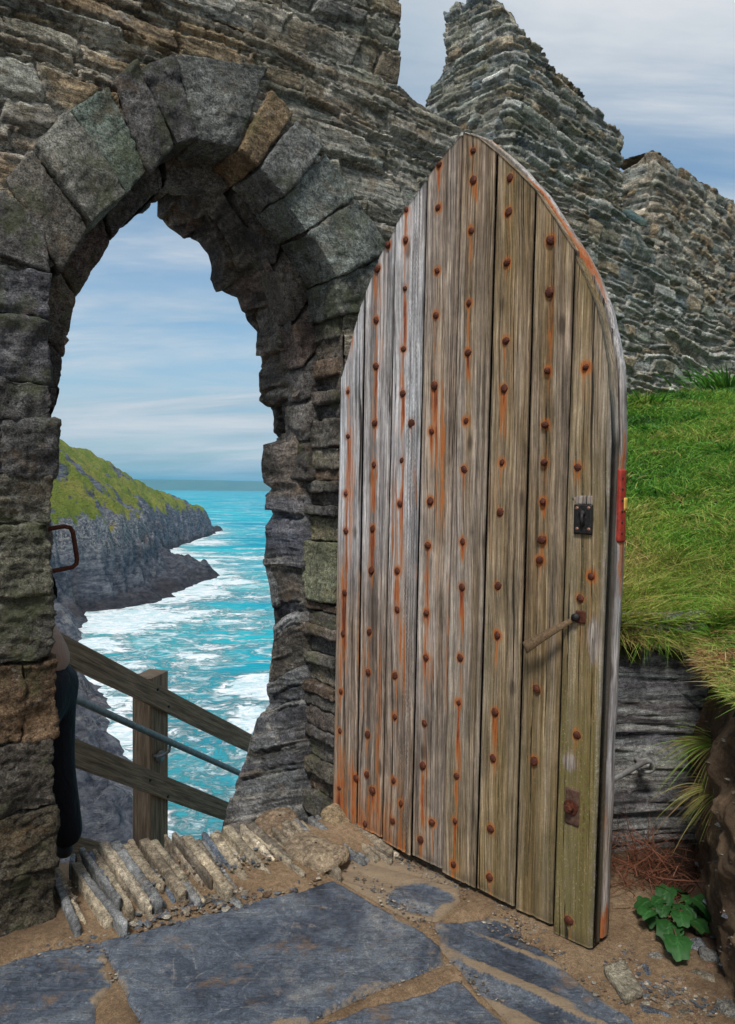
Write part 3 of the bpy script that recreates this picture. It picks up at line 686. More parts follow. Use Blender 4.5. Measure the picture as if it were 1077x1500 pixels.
dk = np.maximum(sst(.95, 1.25, X+.12*fbm(X*5, Y*5, 0, 8, 3)+.12*(Y-2.4)), .55*sst(.22, .0, np.abs(ww_-.02))*(uu_ < .1))
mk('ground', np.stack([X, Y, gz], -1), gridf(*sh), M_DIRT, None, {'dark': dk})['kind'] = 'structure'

slab_lab = ['largest blue slate flagstone in the middle before the arch', 'blue slate flagstone by the left jamb at the photo edge', 'slate flagstone at the bottom edge between two larger flags', 'long streaky slate flagstone running below the door foot', 'tan dusty flagstone with a dark blue patch beside the door']
for i, P in enumerate(SLP):
    lo, hi = P.min(0)-.03, P.max(0)+.03
    X, Y = np.meshgrid(np.arange(lo[0], hi[0], .008), np.arange(lo[1], hi[1], .008), indexing='ij'); sh = X.shape; X = X.ravel(); Y = Y.ravel()
    sd_ = sdpoly(X, Y, P)+.012+.012*fbm(X*16, Y*16, 0, 60+i, 3)
    rel = .004*fbm(X*4, Y*4, 0, 50+i, 4)+.0022*fbm(X*24, Y*24, 0, 51+i, 4)
    ang = [.5, .1, .3, -.65, -.5][i]; ca, sa = math.cos(ang), math.sin(ang)
    st = vn((X*ca+Y*sa)*2, (-X*sa+Y*ca)*45, 0, 55+i)
    step = [.0015, .004, .003, .006, .006][i]
    rel = rel+.0035*np.round(3.2*fbm(X*2.6+i, Y*2.6, 0, 58+i, 4))
    z = .004+rel+step*np.sign(st)*np.abs(st)**.5-.05*(1-sst(-.02, .012, sd_))+[.006, .0, .0, .0, .0][i]
    if i == 1: z += .02*sst(-1.15, -1.4, X)
    dust = .55*(1-sst(-.005, .022, sd_+.05*fbm(X*7, Y*7, 0, 81+i, 3)))+[-.05, .0, .02, -.05, .8][i]+.35*sst(.15, .55, fbm(X*4, Y*4, 0, 85+i, 4))
    if i == 3: dust += .55*sst(.0, .35, (X*.55-(Y-2.4)*.25)-.30+.3*st)*.8 + .5*sst(.2, .6, st)
    if i == 1: dust += .25*sst(.05, .3, st)
    if i == 4:
        c_ = on_z(615, 1316)[:2]; dust -= 1.3*sst(.14, .06, np.hypot((X-c_[0]), (Y-c_[1])*1.2)+.02*st)
    V, Fc, at = compact(np.stack([X, Y, z], -1), gridf(*sh), sd_ > -.022, {'dust': np.clip(dust, 0, 1.2)})
    setp(mk('flagstone', V, Fc, M_SLAB, None, at), slab_lab[i], 'flagstone', 'flagstones in front of the arch')

# pitched slate threshold
sill = thing('slate_threshold', tuple(np.append((SILL_A+SILL_B)/2, 0)), 'threshold of tan and blue slates set on edge across the archway', 'threshold')
rng = np.random.RandomState(5)
Ls = np.linalg.norm(SILL_B-SILL_A); pos = -.04; k = 0
while pos < Ls+.10 and k < 98:
    th = rng.choice([.009, .012, .015, .018, .022, .030]); c = SILL_A+sdir*(pos+th/2)
    d0 = np.array([.62, -.78])+rng.uniform(-.07, .07, 2); d0 /= np.linalg.norm(d0); pr = np.array([-d0[1], d0[0]])
    fr = pos/Ls; Ln = (.40-.08*fr)*rng.uniform(.6, 1.15); st = c-d0*rng.uniform(-.06, .05)
    zb = (.092-.03*fr)*rng.uniform(.6, 1.35); zf = .004+zb*.35*rng.uniform(.0, 1.8)
    t2 = th*.62
    a_ = np.append(st-pr*t2, -.15); b_ = np.append(st+pr*t2, -.15)
    tip = st+d0*Ln
    lean = pr*rng.uniform(.015, .06)
    q = [np.append(st-pr*t2+lean, zb), np.append(st+pr*t2+lean, zb), np.append(tip+pr*t2*.8+lean, zf), np.append(tip-pr*t2*.8+lean, zf-.012)]
    tn = [(.34, .285, .205), (.43, .365, .275), (.24, .195, .14), (.155, .185, .23), (.28, .23, .17), (.21, .215, .215), (.36, .30, .215), (.16, .135, .105)][rng.randint(8)]
    block('upright_slate', q, (0, 0, -.14), M_SILL, sill, r=.002, amp=.004, freq=30, seed=300+k, tint=tn, res=.009, lam=.002, tvar=.7)
    pos += th*.80; k += 1
# step behind the threshold
a = on_z(100, 1262, -.02); b = on_z(235, 1272, -.02); c = on_z(232, 1256, -.02); d = on_z(104, 1249, -.02)
setp(block('stone_step', [a, b, c, d], (0, 0, -.09), M_SILL, None, r=.012, amp=.004, seed=3, tint=(.30, .34, .38), res=.02, loc=tuple(a)), 'smooth pale blue slate step just behind the threshold', 'step')

# rocks at the foot of the right jamb
def boulder(name, c, size, tint, seed, label, cat, group=None, mat=None, rz=0, lam=0.0, sink=.3, n=26):
    th, ph = np.meshgrid(np.linspace(0, 2*math.pi, n*2, endpoint=False), np.linspace(0.02, math.pi-.02, n), indexing='ij')
    d = np.stack([np.cos(th)*np.sin(ph), np.sin(th)*np.sin(ph), np.cos(ph)], -1).reshape(-1, 3)
    p = np.sign(d)*np.abs(d)**.75
    R = 1+.22*fbm(d[:, 0]*1.6, d[:, 1]*1.6, d[:, 2]*1.6, seed, 3)+.06*fbm(d[:, 0]*6, d[:, 1]*6, d[:, 2]*6, seed+3, 3)
    # chipped flat facets
    g = np.random.RandomState(seed)
    p = p*R[:, None]
    for _ in range(5):
        nn = g.normal(size=3); nn /= np.linalg.norm(nn); ov = p@nn-.72; p = p-np.outer(np.maximum(ov, 0), nn)
    p = p*np.array(size)
    if lam: p += (lam*fbm(p[:, 0]*4, p[:, 1]*90, p[:, 2]*60, seed, 3))[:, None]*d
    c_, s_ = math.cos(rz), math.sin(rz)
    p = np.stack([p[:, 0]*c_-p[:, 1]*s_, p[:, 0]*s_+p[:, 1]*c_, p[:, 2]], -1)
    p += np.array(c)+np.array([0, 0, size[2]*(1-sink)-size[2]*.2])
    Tt = np.array(tint)*(1+.3*fbm(d[:, 0]*3, d[:, 1]*3, d[:, 2]*9, seed+8, 3))[:, None]
    o = mk(name, p, gridf(n*2, n, True)[:, ::-1], mat or M_SILL, None, {'tint': np.clip(Tt, .01, .9)}, True, loc=tuple(c))
    return setp(o, label, cat, group)
for (px, py, sz, tn, sd_, lb, lam) in [
    (408, 1222, (.13, .09, .06), (.24, .17, .11), 1, 'brown earthy boulder at the foot of the right jamb', 0),
    (508, 1212, (.12, .10, .075), (.34, .25, .15), 2, 'tan rounded rock touching the foot of the door hinge side', 0),
    (462, 1262, (.10, .15, .05), (.30, .23, .155), 3, 'striped tan rock between threshold slates and the door', .006),
    (352, 1232, (.09, .07, .05), (.17, .15, .13), 4, 'grey rock wedged under the right jamb beside the drop', .004)]:
    boulder('embedded_rock', on_z(px, py), sz, tn, 400+sd_, lb, 'rock', 'rocks set at the foot of the right jamb', rz=.9, lam=lam)

# ------------------------------------------------------------------ the door
DL = np.array([*on_z(486, 1196, .05)[:2], 0.0]); DR = np.array([*on_z(869, 1383, .03)[:2], 0.0])
DS = (DR-DL)/np.linalg.norm(DR-DL); DN = np.array([DS[1], -DS[0], 0.0])       # DN faces the camera side
if np.dot(DN, -DL) < 0: DN = -DN
def dsz(px, py, off=0.0):
    p = on_plane(px, py, DL+DN*off, DN); return np.array([np.dot(p-DL, DS), p[2]])
def DP(s, d, z): return DL+np.multiply.outer(np.asarray(s, float), DS)-np.multiply.outer(np.asarray(d, float), DN)+np.multiply.outer(np.asarray(z, float), ZU)
OUT_L = [(486, 1196), (491, 900), (496, 700), (497, 607), (499, 556), (511, 517), (525, 458), (534, 432), (555, 376), (583, 325), (598, 300), (626, 259), (654, 221), (678, 193)]
OUT_R = [(701, 201), (728, 223), (757, 250), (784, 278), (812, 321), (839, 364), (859, 406), (876, 449), (886, 492), (893, 534), (896, 586), (897, 650), (895, 692), (893, 800), (891, 865), (884, 994), (878, 1164), (869, 1383)]
OUTD = np.array([dsz(*p) for p in OUT_L+OUT_R])
door = thing('arched_door', tuple((DL+DR)/2), 'weathered oak plank door with pointed arched top and rusty studs standing open', 'door')
Bb = [(486, 1196), (521, 1210), (558, 1229), (601, 1253), (646, 1276), (696, 1302), (752, 1332), (808, 1357), (869, 1383)]
Bt = [(497, 607), (533, 440), (578, 332), (624, 261), (676, 200), (727, 222), (783, 280), (840, 366), (897, 650)]
Z5 = [(93, 922), (93, 1075), (86, 1272), (86, 1400), (228, 418), (193, 500), (188, 677), (188, 835), (184, 1030), (181, 1172), (176, 1392), (293, 297), (291, 402), (288, 568), (283, 776), (281, 928), (309, 1030), (277, 1157), (271, 1307), (405, 143), (401, 290), (398, 507), (394, 660), (388, 901), (379, 1058), (374, 1298), (523, 95), (523, 196), (516, 370), (508, 618), (505, 788), (499, 1022), (491, 1189), (487, 1437), (648, 188), (643, 304), (638, 479), (634, 748), (628, 911), (621, 1164), (615, 1335), (785, 402), (782, 580), (775, 850), (767, 1036), (764, 1165), (760, 1300), (756, 1430), (915, 840), (889, 1181)]
Z6 = [(81, 207), (77, 347), (69, 545), (66, 680), (63, 877), (172, 130), (165, 342), (161, 480), (159, 693), (157, 830), (120, 843), (175, 885), (151, 1000), (262, 132), (261, 265), (254, 491), (254, 633), (249, 851), (273, 930), (246, 990), (366, 45), (361, 277), (359, 430), (354, 655), (348, 800), (379, 995), (341, 1055), (484, 188), (479, 430), (473, 585), (466, 835), (461, 990), (456, 1140), (608, 183), (604, 353), (597, 617), (590, 775), (581, 1018), (578, 1183), (748, 95), (738, 537), (729, 785), (934, 150), (897, 225), (885, 692), (857, 1325)]
STUDS = [(470+.4271*x, 180+.4271*y) for x, y in Z5]+[(470+.4271*x, 780+.4271*y) for x, y in Z6]
ST = np.array([dsz(*p) for p in STUDS])
def rustmap(s, z):
    r = np.zeros(s.shape); g = np.random.RandomState(4)
    for (a, b) in ST:
        L = g.uniform(.10, .45)*(1.25 if a < .62 else .7); st = g.choice([.35, .7, 1.1, 1.5, 1.9])*(1.0 if a < .75 else .75); dx = g.uniform(-.008, .008); wdk = g.uniform(.6, 1.6)
        near = (np.abs(s-a) < .06) & (z < b+.05) & (z > b-L-.05)
        if not near.any(): continue
        ss, zz_ = s[near], z[near]; dn = np.clip((b-zz_)/L, 0, 1)
        wd = wdk*(.009+.007*dn+.004*vn(zz_*25, a*9, 0, 3))
        v = st*np.exp(-((ss-a-dx*dn)/wd)**2)*sst(-.012, .004, b-zz_)*(1-dn)**.7*(.55+.6*vn(ss*160, zz_*7, a*5, 13))
        v = np.maximum(v, .8*np.exp(-(((ss-a)/.021)**2+((zz_-b)/.024)**2)))
        r[near] = np.maximum(r[near], v)
    r = np.maximum(r, 1.3*sst(.55, .0, z+.16*fbm(s*30, z*4, 0, 6, 3))*sst(.55, .0, s)*(.6+.5*vn(s*45, z*3, 0, 8)))
    r = np.maximum(r, .55*sst(.1, .45, fbm(s*22, z*1.3, 0, 61, 4))*sst(1.1, .5, s)*(.6+.5*vn(s*120, z*3, 0, 9)))
    r = np.maximum(r, .8*sst(.02, .0, s+.006*vn(z*8, 0, 0, 4))*sst(1.7, 1.1, z)*(.6+.4*vn(z*6, 2, 0, 5)))
    return r
zz0 = np.linspace(-.3, 3.3, 3600); TOPC = np.array([dsz(*p) for p in OUT_L[3:]+OUT_R[:12]]); TOPC[:, 0] = np.maximum.accumulate(TOPC[:, 0]+np.arange(len(TOPC))*1e-6)
GRV = {0: [.72], 1: [.66, .78], 2: [.62, .80], 3: [.74, .90], 4: [.70, .86], 5: [.76, .90], 6: [.45], 7: []}
for i in range(8):
    Lb, Lt_, Rb, Rt = dsz(*Bb[i]), dsz(*Bt[i]), dsz(*Bb[i+1]), dsz(*Bt[i+1])
    def lin(A, B, z): return A[0]+(B[0]-A[0])*(z-A[1])/(B[1]-A[1])
    wid = np.linalg.norm(Rb-Lb); nc = int(wid/.0055)+2; nr = 230
    f = np.concatenate([[0, .003/wid], np.linspace(.008/wid, 1-.008/wid, nc), [1-.003/wid, 1]])
    gap = .0025/wid
    zt = []; zbm = []
    for q in f:
        qq = gap+q*(1-2*gap)
        if i == 7: qq = q*(1-gap)+gap+(.045*(1-q))
        if i == 0: qq = q*(1-gap)
        sl = lin(Lb, Lt_, zz0)*(1-qq)+lin(Rb, Rt, zz0)*qq
        ok = zz0 <= np.interp(sl, TOPC[:, 0], TOPC[:, 1])
        zi = zz0[ok]; zt.append(zi.max()); zbm.append(Lb[1]*(1-qq)+Rb[1]*qq)
    zt = np.array(zt); zbm = np.array(zbm)+[0, .004, -.003, .005, 0, .006, .002, -.012][i]
    v = np.linspace(0, 1, nr)
    Zg = zbm[:, None]+(zt-zbm)[:, None]*v[None]
    if i == 6:      # chipped lower right corner
        Zg[f > .93] = np.maximum(Zg[f > .93], 0) + 0
    qq = (gap+f*(1-2*gap))
    if i == 7: qq = f*(1-gap)+gap+(.045*(1-f))
    if i == 0: qq = f*(1-gap)
    Sg = lin(Lb, Lt_, Zg)*(1-qq[:, None])+lin(Rb, Rt, Zg)*qq[:, None]
    rd = np.random.RandomState(70+i); base = [0, .003, .001, .004, 0, .002, .006, -.012][i]
    xe = np.minimum(f, 1-f)*wid
    prof = base+.007*(1-sst(0, .006, xe))+(.004*(1-sst(.0, .014, xe)) if i == 7 else 0)
    for gq in GRV[i]:
        dg = (f-gq)*wid
        prof = prof+.004*np.exp(-(dg/.0025)**2)+.003*sst(-.001, .003, dg)*(1-sst(.016, .019, dg))
    Dg = prof[:, None]+.0016*fbm(Sg*55, Zg*1.6, i*3.1, 31, 4)+.0025*fbm(Sg*6, Zg*.8, i, 32, 2)+.0012*fbm(Sg*30, Zg*30, i, 33, 3)
    if i == 2: Dg += .0012*np.sin(Zg*2*math.pi/.022+3*vn(Zg*3, Sg*20, 0, 3))*sst(.5, .62, f)[:, None]*sst(.98, .85, f)[:, None]
    Vf = DP(Sg.ravel(), Dg.ravel(), Zg.ravel())
    Vb = DP(Sg.ravel(), np.full(Sg.size, .046), Zg.ravel())
    n0, n1 = Sg.shape; Fg = gridf(n0, n1); N = n0*n1
    bl = np.concatenate([np.arange(n1), np.arange(1, n0)*n1+n1-1, (n0-1)*n1+np.arange(n1-2, -1, -1), np.arange(n0-2, 0, -1)*n1])
    nb = np.roll(bl, -1); side = np.stack([bl, bl+N, nb+N, nb], -1)
    s_, z_ = Sg.ravel(), Zg.ravel(); ff = np.repeat(f, n1); vv = np.tile(v, n0)
    rust = rustmap(s_, z_)
    tone = np.clip(-.05+[.2, .15, .2, .55, .55, .8, .95, .9][i]+.25*fbm(s_*4, z_*1.2, 0, 17, 3)+.25*sst(.9, 0, z_), 0, 1.2)
    silver = np.clip([.9, .75, .85, .35, .25, .12, .1, .1][i]*(sst(.9, 1.7, z_+.35*fbm(s_*8, z_*1.5, 0, 18, 3)) if i < 3 else .6)+.25*fbm(s_*25, z_*1.1, 0, 19, 3), 0, 1)
    green = np.clip([0, 0, 0, .05, .25, .4, .4, .95][i]*(1-.6*sst(.3, 1.9, z_))+.35*fbm(s_*6, z_*2, 0, 20, 3)*([0, 0, 0, .2, .5, .8, .8, 1][i]), 0, 1)
    dark = np.clip(1.0*(1-sst(.0, .005, np.repeat(xe, n1)))+[.3, .75, .55, .15, .1, .1, .3, 0][i]*sst(.15, .5, fbm(s_*22, z_*.9, i, 24, 3)+.15*(np.abs(ff-.45) < .3)), 0, 1)
    for gq in GRV[i]: dark = np.maximum(dark, .75*np.exp(-(((ff-gq)*wid)/.0025)**2))
    dark = np.maximum(dark, .55*sst(.06, .0, z_-np.repeat(zbm, n1)))
    if i == 7:
        pw = np.exp(-(((s_-dsz(872, 936)[0])/.03)**2+((z_-dsz(872, 936)[1])/.09)**2))+np.exp(-(((s_-dsz(838, 1115)[0])/.03)**2+((z_-dsz(838, 1115)[1])/.035)**2))
        silver = np.maximum(silver, .4*sst(.42, .52, pw*.8+.5*fbm(s_*45, z_*28, 0, 2, 4))); green = green*(1-sst(.3, .6, pw))
        silver = np.maximum(silver, .55*sst(.85, 1.0, ff))
    at = {'rust': rust, 'tone': tone, 'silver': silver, 'green': green, 'dark': dark, 'pid': np.full(N, i*1.0)}
    at = {k_: np.concatenate([a_, a_]) for k_, a_ in at.items()}
    V = np.vstack([Vf, Vb]); Fc = np.vstack([Fg[:, ::-1], Fg+N, side[:, ::-1]])
    mk('plank', V, Fc, M_WOOD, door, at, True)
# frame behind the planks, following the arch
P = OUTD.copy(); keepi = [0]
res_ = []
for a, b in zip(P[:-1], P[1:]):
    n_ = max(2, int(np.linalg.norm(b-a)/.02)); res_ += [a+(b-a)*t/n_ for t in range(n_)]
res_.append(P[-1]); P = np.array(res_)
tg = np.gradient(P, axis=0); tg = np.stack([np.convolve(np.pad(tg[:, c], 3, mode='edge'), np.ones(7)/7, 'valid') for c in (0, 1)], -1); tg /= np.linalg.norm(tg, axis=1, keepdims=True)
inn = np.stack([tg[:, 1], -tg[:, 0]], -1)           # inward
def frame_part(name, i0, i1, attr):
    q = P[i0:i1]; n_ = inn[i0:i1]; m_ = len(q); L_ = np.arange(m_)*.02
    jit = .004*fbm(L_*6, 0, 0, 3, 3)+.006*sst(.2, .5, vn(L_*2.2, 0, 0, 5))
    prof = [(-.000, .046), (-.006, .052), (-.008, .07), (-.006, .092), (.004, .100), (.09, .100), (.095, .046)]
    V = []; at = {k_: [] for k_ in ('rust', 'tone', 'silver', 'green', 'dark', 'pid')}
    for a_, (o_, d_) in enumerate(prof):
        c = q+n_*(o_-jit*(o_ < .01))[:, None] if hasattr(jit, '__len__') else q
        V.append(DP(c[:, 0], d_+.002*fbm(L_*8, a_, 0, 6, 2), c[:, 1]))
        z_ = c[:, 1]
        at['rust'].append(np.where(d_ < .08, .75, .2)*sst(.12, .4, fbm(z_*3.2, a_*.3+c[:, 0], 0, attr+2, 2)+.0)*(c[:, 0] > .5)); at['tone'].append(.35+.3*fbm(z_*4, a_, 0, 5, 2)); at['silver'].append(np.clip(.55+.5*fbm(z_*3, a_*.2, 0, 8, 2), 0, 1))
        at['green'].append(np.clip(.5*sst(2.5, 2.8, z_), 0, 1)); at['dark'].append(np.full(m_, .9 if d_ < .05 else .0)); at['pid'].append(np.full(m_, 9.0+attr))
    Fc = gridf(len(prof), m_, True)
    mk(name, np.vstack(V), Fc, M_WOOD, door, {k_: np.concatenate(a_) for k_, a_ in at.items()}, True)
ap = int(np.argmax(P[:, 1]))
frame_part('frame_rail', 0, ap+1, 1); frame_part('frame_rail', ap, len(P), 2)
for zc in (.32, 1.15, 2.0):
    sL, sR = np.interp(zc, OUTD[:14, 1], OUTD[:14, 0])+.1, OUTD[-1, 0]-.1
    q = [DP(sL, .049, zc-.08), DP(sR, .049, zc-.08), DP(sR, .049, zc+.08), DP(sL, .049, zc+.08)]
    o = block('ledge', q, -DN*.05, M_WOOD, door, r=.006, amp=.002, seed=int(zc*10), res=.03)
    for k_, v_ in (('tone', .5), ('pid', 3.3+zc)):
        at_ = o.data.attributes.new(k_, 'FLOAT', 'POINT'); at_.data.foreach_set('value', np.full(len(o.data.vertices), v_, np.float32))
# studs: one domed hammered head, copied
def stud_mesh():
    V = []; rings = [(.0, .0085), (.005, .0083), (.0095, .0068), (.0128, .0045), (.0150, .0015), (.0158, -.003)]
    n = 9; V.append((0, 0, rings[0][1]))
    for k, (r, h) in enumerate(rings[1:]):
        for j in range(n):
            a = 2*math.pi*j/n; q = r*(1+.09*math.sin(a*2+1)+.06*math.sin(a*5+k)); V.append((q*math.cos(a), q*math.sin(a), h+.0006*math.sin(a*3+k*2)))
    Fc = [(0, 1+j, 1+(j+1) % n) for j in range(n)]
    for k in range(len(rings)-2):
        for j in range(n): Fc.append((1+k*n+j, 1+(k+1)*n+j, 1+(k+1)*n+(j+1) % n, 1+k*n+(j+1) % n))
    me = bpy.data.meshes.new('stud'); me.from_pydata(V, [], Fc); me.update(); me.materials.append(M_RUST); return me
sm = stud_mesh(); rg = np.random.RandomState(9)
basis = Matrix((tuple(DS), tuple(np.cross(DN, DS)), tuple(DN))).transposed().to_4x4()
proto = None; S8 = dsz(832, 900)[0]
for (s0, z0) in ST:
    if proto is None: o = link(sm, 'stud', door); proto = o
    else: o = proto.copy(); COL.objects.link(o); o.parent = door
    k = rg.uniform(.72, 1.12)
    p = DP(s0, .002-(.014 if s0 > S8 else 0), z0)-LOC[door.name]
    o.matrix_local = Matrix.Translation(p) @ basis @ Matrix.Rotation(rg.uniform(0, 6.28), 4, 'Z') @ Matrix.Rotation(rg.uniform(-.22, .22), 4, 'X') @ Matrix.Diagonal((k, k*rg.uniform(.9, 1.15), rg.uniform(.8, 1.25), 1))
def dquad(px0, py0, px1, py1, off):
    a = dsz(px0, py1, 0); b = dsz(px1, py0, 0)
    return [DP(a[0], off, a[1]), DP(b[0], off, a[1]), DP(b[0], off, b[1]), DP(a[0], off, b[1])]
def dblock(name, rect, off, th, mat, parent, r=.002, res=.006, amp=.0006):
    return block(name, dquad(*rect, off), -DN*th, mat, parent, r=r, amp=amp, seed=7, res=res)
lock = dblock('lock_plate', (845, 739, 872, 782), -.022, .02, M_IRON, door)
LOC[lock.name] = LOC[door.name]
for sx_, sy_ in ((850, 744), (867, 744), (850, 774), (867, 775)):
    o = bpy.data.objects.new('screw', sm.copy()); COL.objects.link(o); o.parent = lock; o.data.materials[0] = M_COPPER
    c = dsz(sx_, sy_); o.matrix_local = Matrix.Translation(DP(c[0], -.021, c[1])-LOC[door.name]) @ basis @ Matrix.Diagonal((.42, .42, .4, 1))
g = Geo(); a = dsz(858, 752); b = dsz(858.5, 769)
g.tube([DP(a[0], -.022, a[1]), DP(a[0], -.028, a[1])], .011, 14); g.tube([DP(a[0], -.0245, a[1]), DP((a[0]+b[0])/2, -.027, (a[1]+b[1])/2), DP(b[0], -.0245, b[1])], [.007, .006, .0085], 8)
mk('keyhole_cover', g.V, g.F, M_IRON, lock)
o = dblock('mortise_inset', (839, 726, 871, 739), -.0135, .012, M_WOOD, door)
at_ = o.data.attributes.new('silver', 'FLOAT', 'POINT'); at_.data.foreach_set('value', np.full(len(o.data.vertices), .15, np.float32))
dblock('keyhole', (853.5, 797, 858.5, 812), -.0125, .01, M_IRON, door)
sq = dblock('bolt_plate', (831, 1157, 852, 1203), -.016, .012, M_PLATE, door); LOC[sq.name] = LOC[door.name]
g = Geo(); a = dsz(840, 1180)
g.tube([DP(a[0], -.013, a[1]), DP(a[0], -.021, a[1])], [.026, .025], 18); g.tube([DP(a[0], -.02, a[1]), DP(a[0], -.038, a[1]), DP(a[0], -.041, a[1])], [.015, .015, .011], 6)
mk('bolt', g.V, g.F, M_RUST, sq, smooth=False)
# leather pull strap
a = dsz(852, 902); b = dsz(779, 946)
ts = np.linspace(0, 1, 24); V = []
for k in range(24):
    t = ts[k]; c = a+(b-a)*t; hw = .006+.015*t; off = -.022-.030*math.sin(t*2.2); tw = .25*t
    for sg in (-1, 1):
        V.append((c, sg*hw, off, tw))
dirn = (b-a)/np.linalg.norm(b-a); per = np.array([-dirn[1], dirn[0]])
W = []
for (c, h_, off, tw) in V:
    p = c+per*h_*math.cos(tw); W.append((p[0], off-h_*math.sin(tw)*.9, p[1]))
Vs = [DP(*w) for w in W]+[DP(w[0]+.0005, w[1]+.003, w[2]-.001) for w in W]
Fc = []
for k in range(23):
    i0 = 2*k; Fc += [(i0, i0+1, i0+3, i0+2), (48+i0, 48+i0+2, 48+i0+3, 48+i0+1), (i0, i0+2, 48+i0+2, 48+i0), (i0+1, 48+i0+1, 48+i0+3, i0+3)]
Fc += [(0, 48, 49, 1), (46, 47, 95, 94)]
strap = mk('pull_strap', Vs, Fc, M_LEATHER, door); LOC[strap.name] = LOC[door.name]
g = Geo(); c = dsz(849, 903); g.tube([DP(c[0], -.004, c[1]), DP(c[0], -.033, c[1])], .013, 14); mk('strap_bolt', g.V, g.F, M_IRON, strap)
dblock('strap_bracket', (847, 895, 861, 911), -.019, .016, M_RUST, door)
# red strip and yellow sticker on the lock edge
zt_, zb_ = dsz(898, 686)[1], dsz(896, 796)[1]
def edge_s(z): return float(np.interp(-z, -OUTD[14:, 1], OUTD[14:, 0]))
q = [DP(edge_s(zb_)+.012, .045, zb_), DP(edge_s(zb_)+.012, .088, zb_), DP(edge_s(zt_)+.012, .088, zt_), DP(edge_s(zt_)+.012, .045, zt_)]
bar = block('edge_bolt_bar', q, -DS*.018, M_RED, door, r=.005, amp=.0006, res=.008); LOC[bar.name] = LOC[door.name]
zy0, zy1 = dsz(896, 749)[1], dsz(896, 729)[1]
q = [DP(edge_s(zy0)+.0145, .070, zy0), DP(edge_s(zy0)+.0145, .092, zy0), DP(edge_s(zy1)+.0145, .092, zy1), DP(edge_s(zy1)+.0145, .070, zy1)]
block('sticker', q, -DS*.006, M_YEL, bar, r=.001, amp=.0002, res=.01)
for k in range(6):
    zc = zb_+.03+(zt_-zb_-.06)*k/5; g = Geo(); g.tube([DP(edge_s(zc)+.010, .058, zc), DP(edge_s(zc)+.0135, .058, zc)], .0045, 10); mk('bolt_hole', g.V, g.F, M_IRON, bar)

# iron hoop on the left jamb
g = Geo(); hp = [(62, 777), (76, 774), (94, 771), (103, 773), (107, 780), (109, 792), (113, 818), (112, 826), (106, 831), (90, 834), (74, 837), (60, 839)]
g.tube([WP(*(lambda t: (t[0], .14, t[1]))(uz(*p, .14))) for p in hp], .0085, 10)
ho = mk('iron_hoop', g.V, g.F, M_RUST, None, loc=tuple(g.V[0])); setp(ho, 'rusty bent iron hoop fixed into the left jamb of the arch', 'hoop')

# ------------------------------------------------------------------ fence beyond the arch
RA = at_y(105, 960, 4.1); RB = at_y(365, 1085, 6.0)
rd_ = RB-RA; rd_[2] = 0; rd_ /= np.linalg.norm(rd_); rn_ = np.array([rd_[1], -rd_[0], 0])
def onrail(px, py, off=0.0): return on_plane(px, py, RA+rn_*off, rn_)
def beam(name, A0, A1, B0, B1, th, parent):
    """A0/A1 top/bottom at one end, B0/B1 at the other; thickness th away from the viewer; UVs along the grain."""
    A0, A1, B0, B1 = map(np.array, (A0, A1, B0, B1)); n = 30; V = []; uvs = []
    sec = [(0, 0.06), (.0, .94), (.06, 1), (.94, 1), (1, .94), (1, .06), (.94, 0), (.06, 0)]
    for k in range(n+1):
        t = k/n; a = A0+(B0-A0)*t; b = A1+(B1-A1)*t
        for (d_, h_) in sec: V.append(a+(b-a)*h_-rn_*th*d_+.0015*vn(t*20, h_*5, d_*5, 3))
    m_ = len(sec); Fc = []
    for k in range(n):
        for j in range(m_): Fc.append((k*m_+j, k*m_+(j+1) % m_, (k+1)*m_+(j+1) % m_, (k+1)*m_+j))
    Fc += [tuple(range(m_)), tuple(range(n*m_, n*m_+m_))[::-1]]
    o = mk(name, V, Fc, M_FENCE, parent, smooth=False)
    uvl = o.data.uv_layers.new(name='UVMap'); L_ = np.linalg.norm(B0-A0)
    per_ = [0, .13, .135, .17, .175, .3, .305, .345]
    for p in o.data.polygons:
        for li in p.loop_indices:
            vi = o.data.loops[li].vertex_index; k, j = divmod(vi, m_); uvl.data[li].uv = (L_*k/n+hash(name) % 3, per_[j])
    return o
post_c = onrail(243, 1100); 
fence = thing('timber_fence', (post_c[0], post_c[1], -.9), 'brown timber post and rail fence with metal handrail going down behind the arch', 'fence')
def ext(pL, pR, k):  # extend leftwards behind the jamb
    pL, pR = np.array(pL), np.array(pR); return pL-(pR-pL)*k
for (lt, lb, rt, rb) in (((107, 936), (107, 978), (372, 1077), (372, 1101)), ((107, 1080), (107, 1123), (338, 1176), (338, 1199)), ((107, 1222), (107, 1254), (228, 1257), (228, 1290))):
    a0, a1, b0, b1 = onrail(*lt), onrail(*lb), onrail(*rt), onrail(*rb)
    dA = b0-a0; h = (a0[2]-a1[2])
    s0 = a0-dA*.25; e0 = a0+dA*1.6 if lt[1] < 1200 else b0
    dz = np.array([0, 0, -1.0])
    hb = (b0[2]-b1[2]) if lt[1] < 1200 else h
    beam('rail', s0, s0+dz*h, e0, e0+dz*(h+hb)/2, .045, fence)
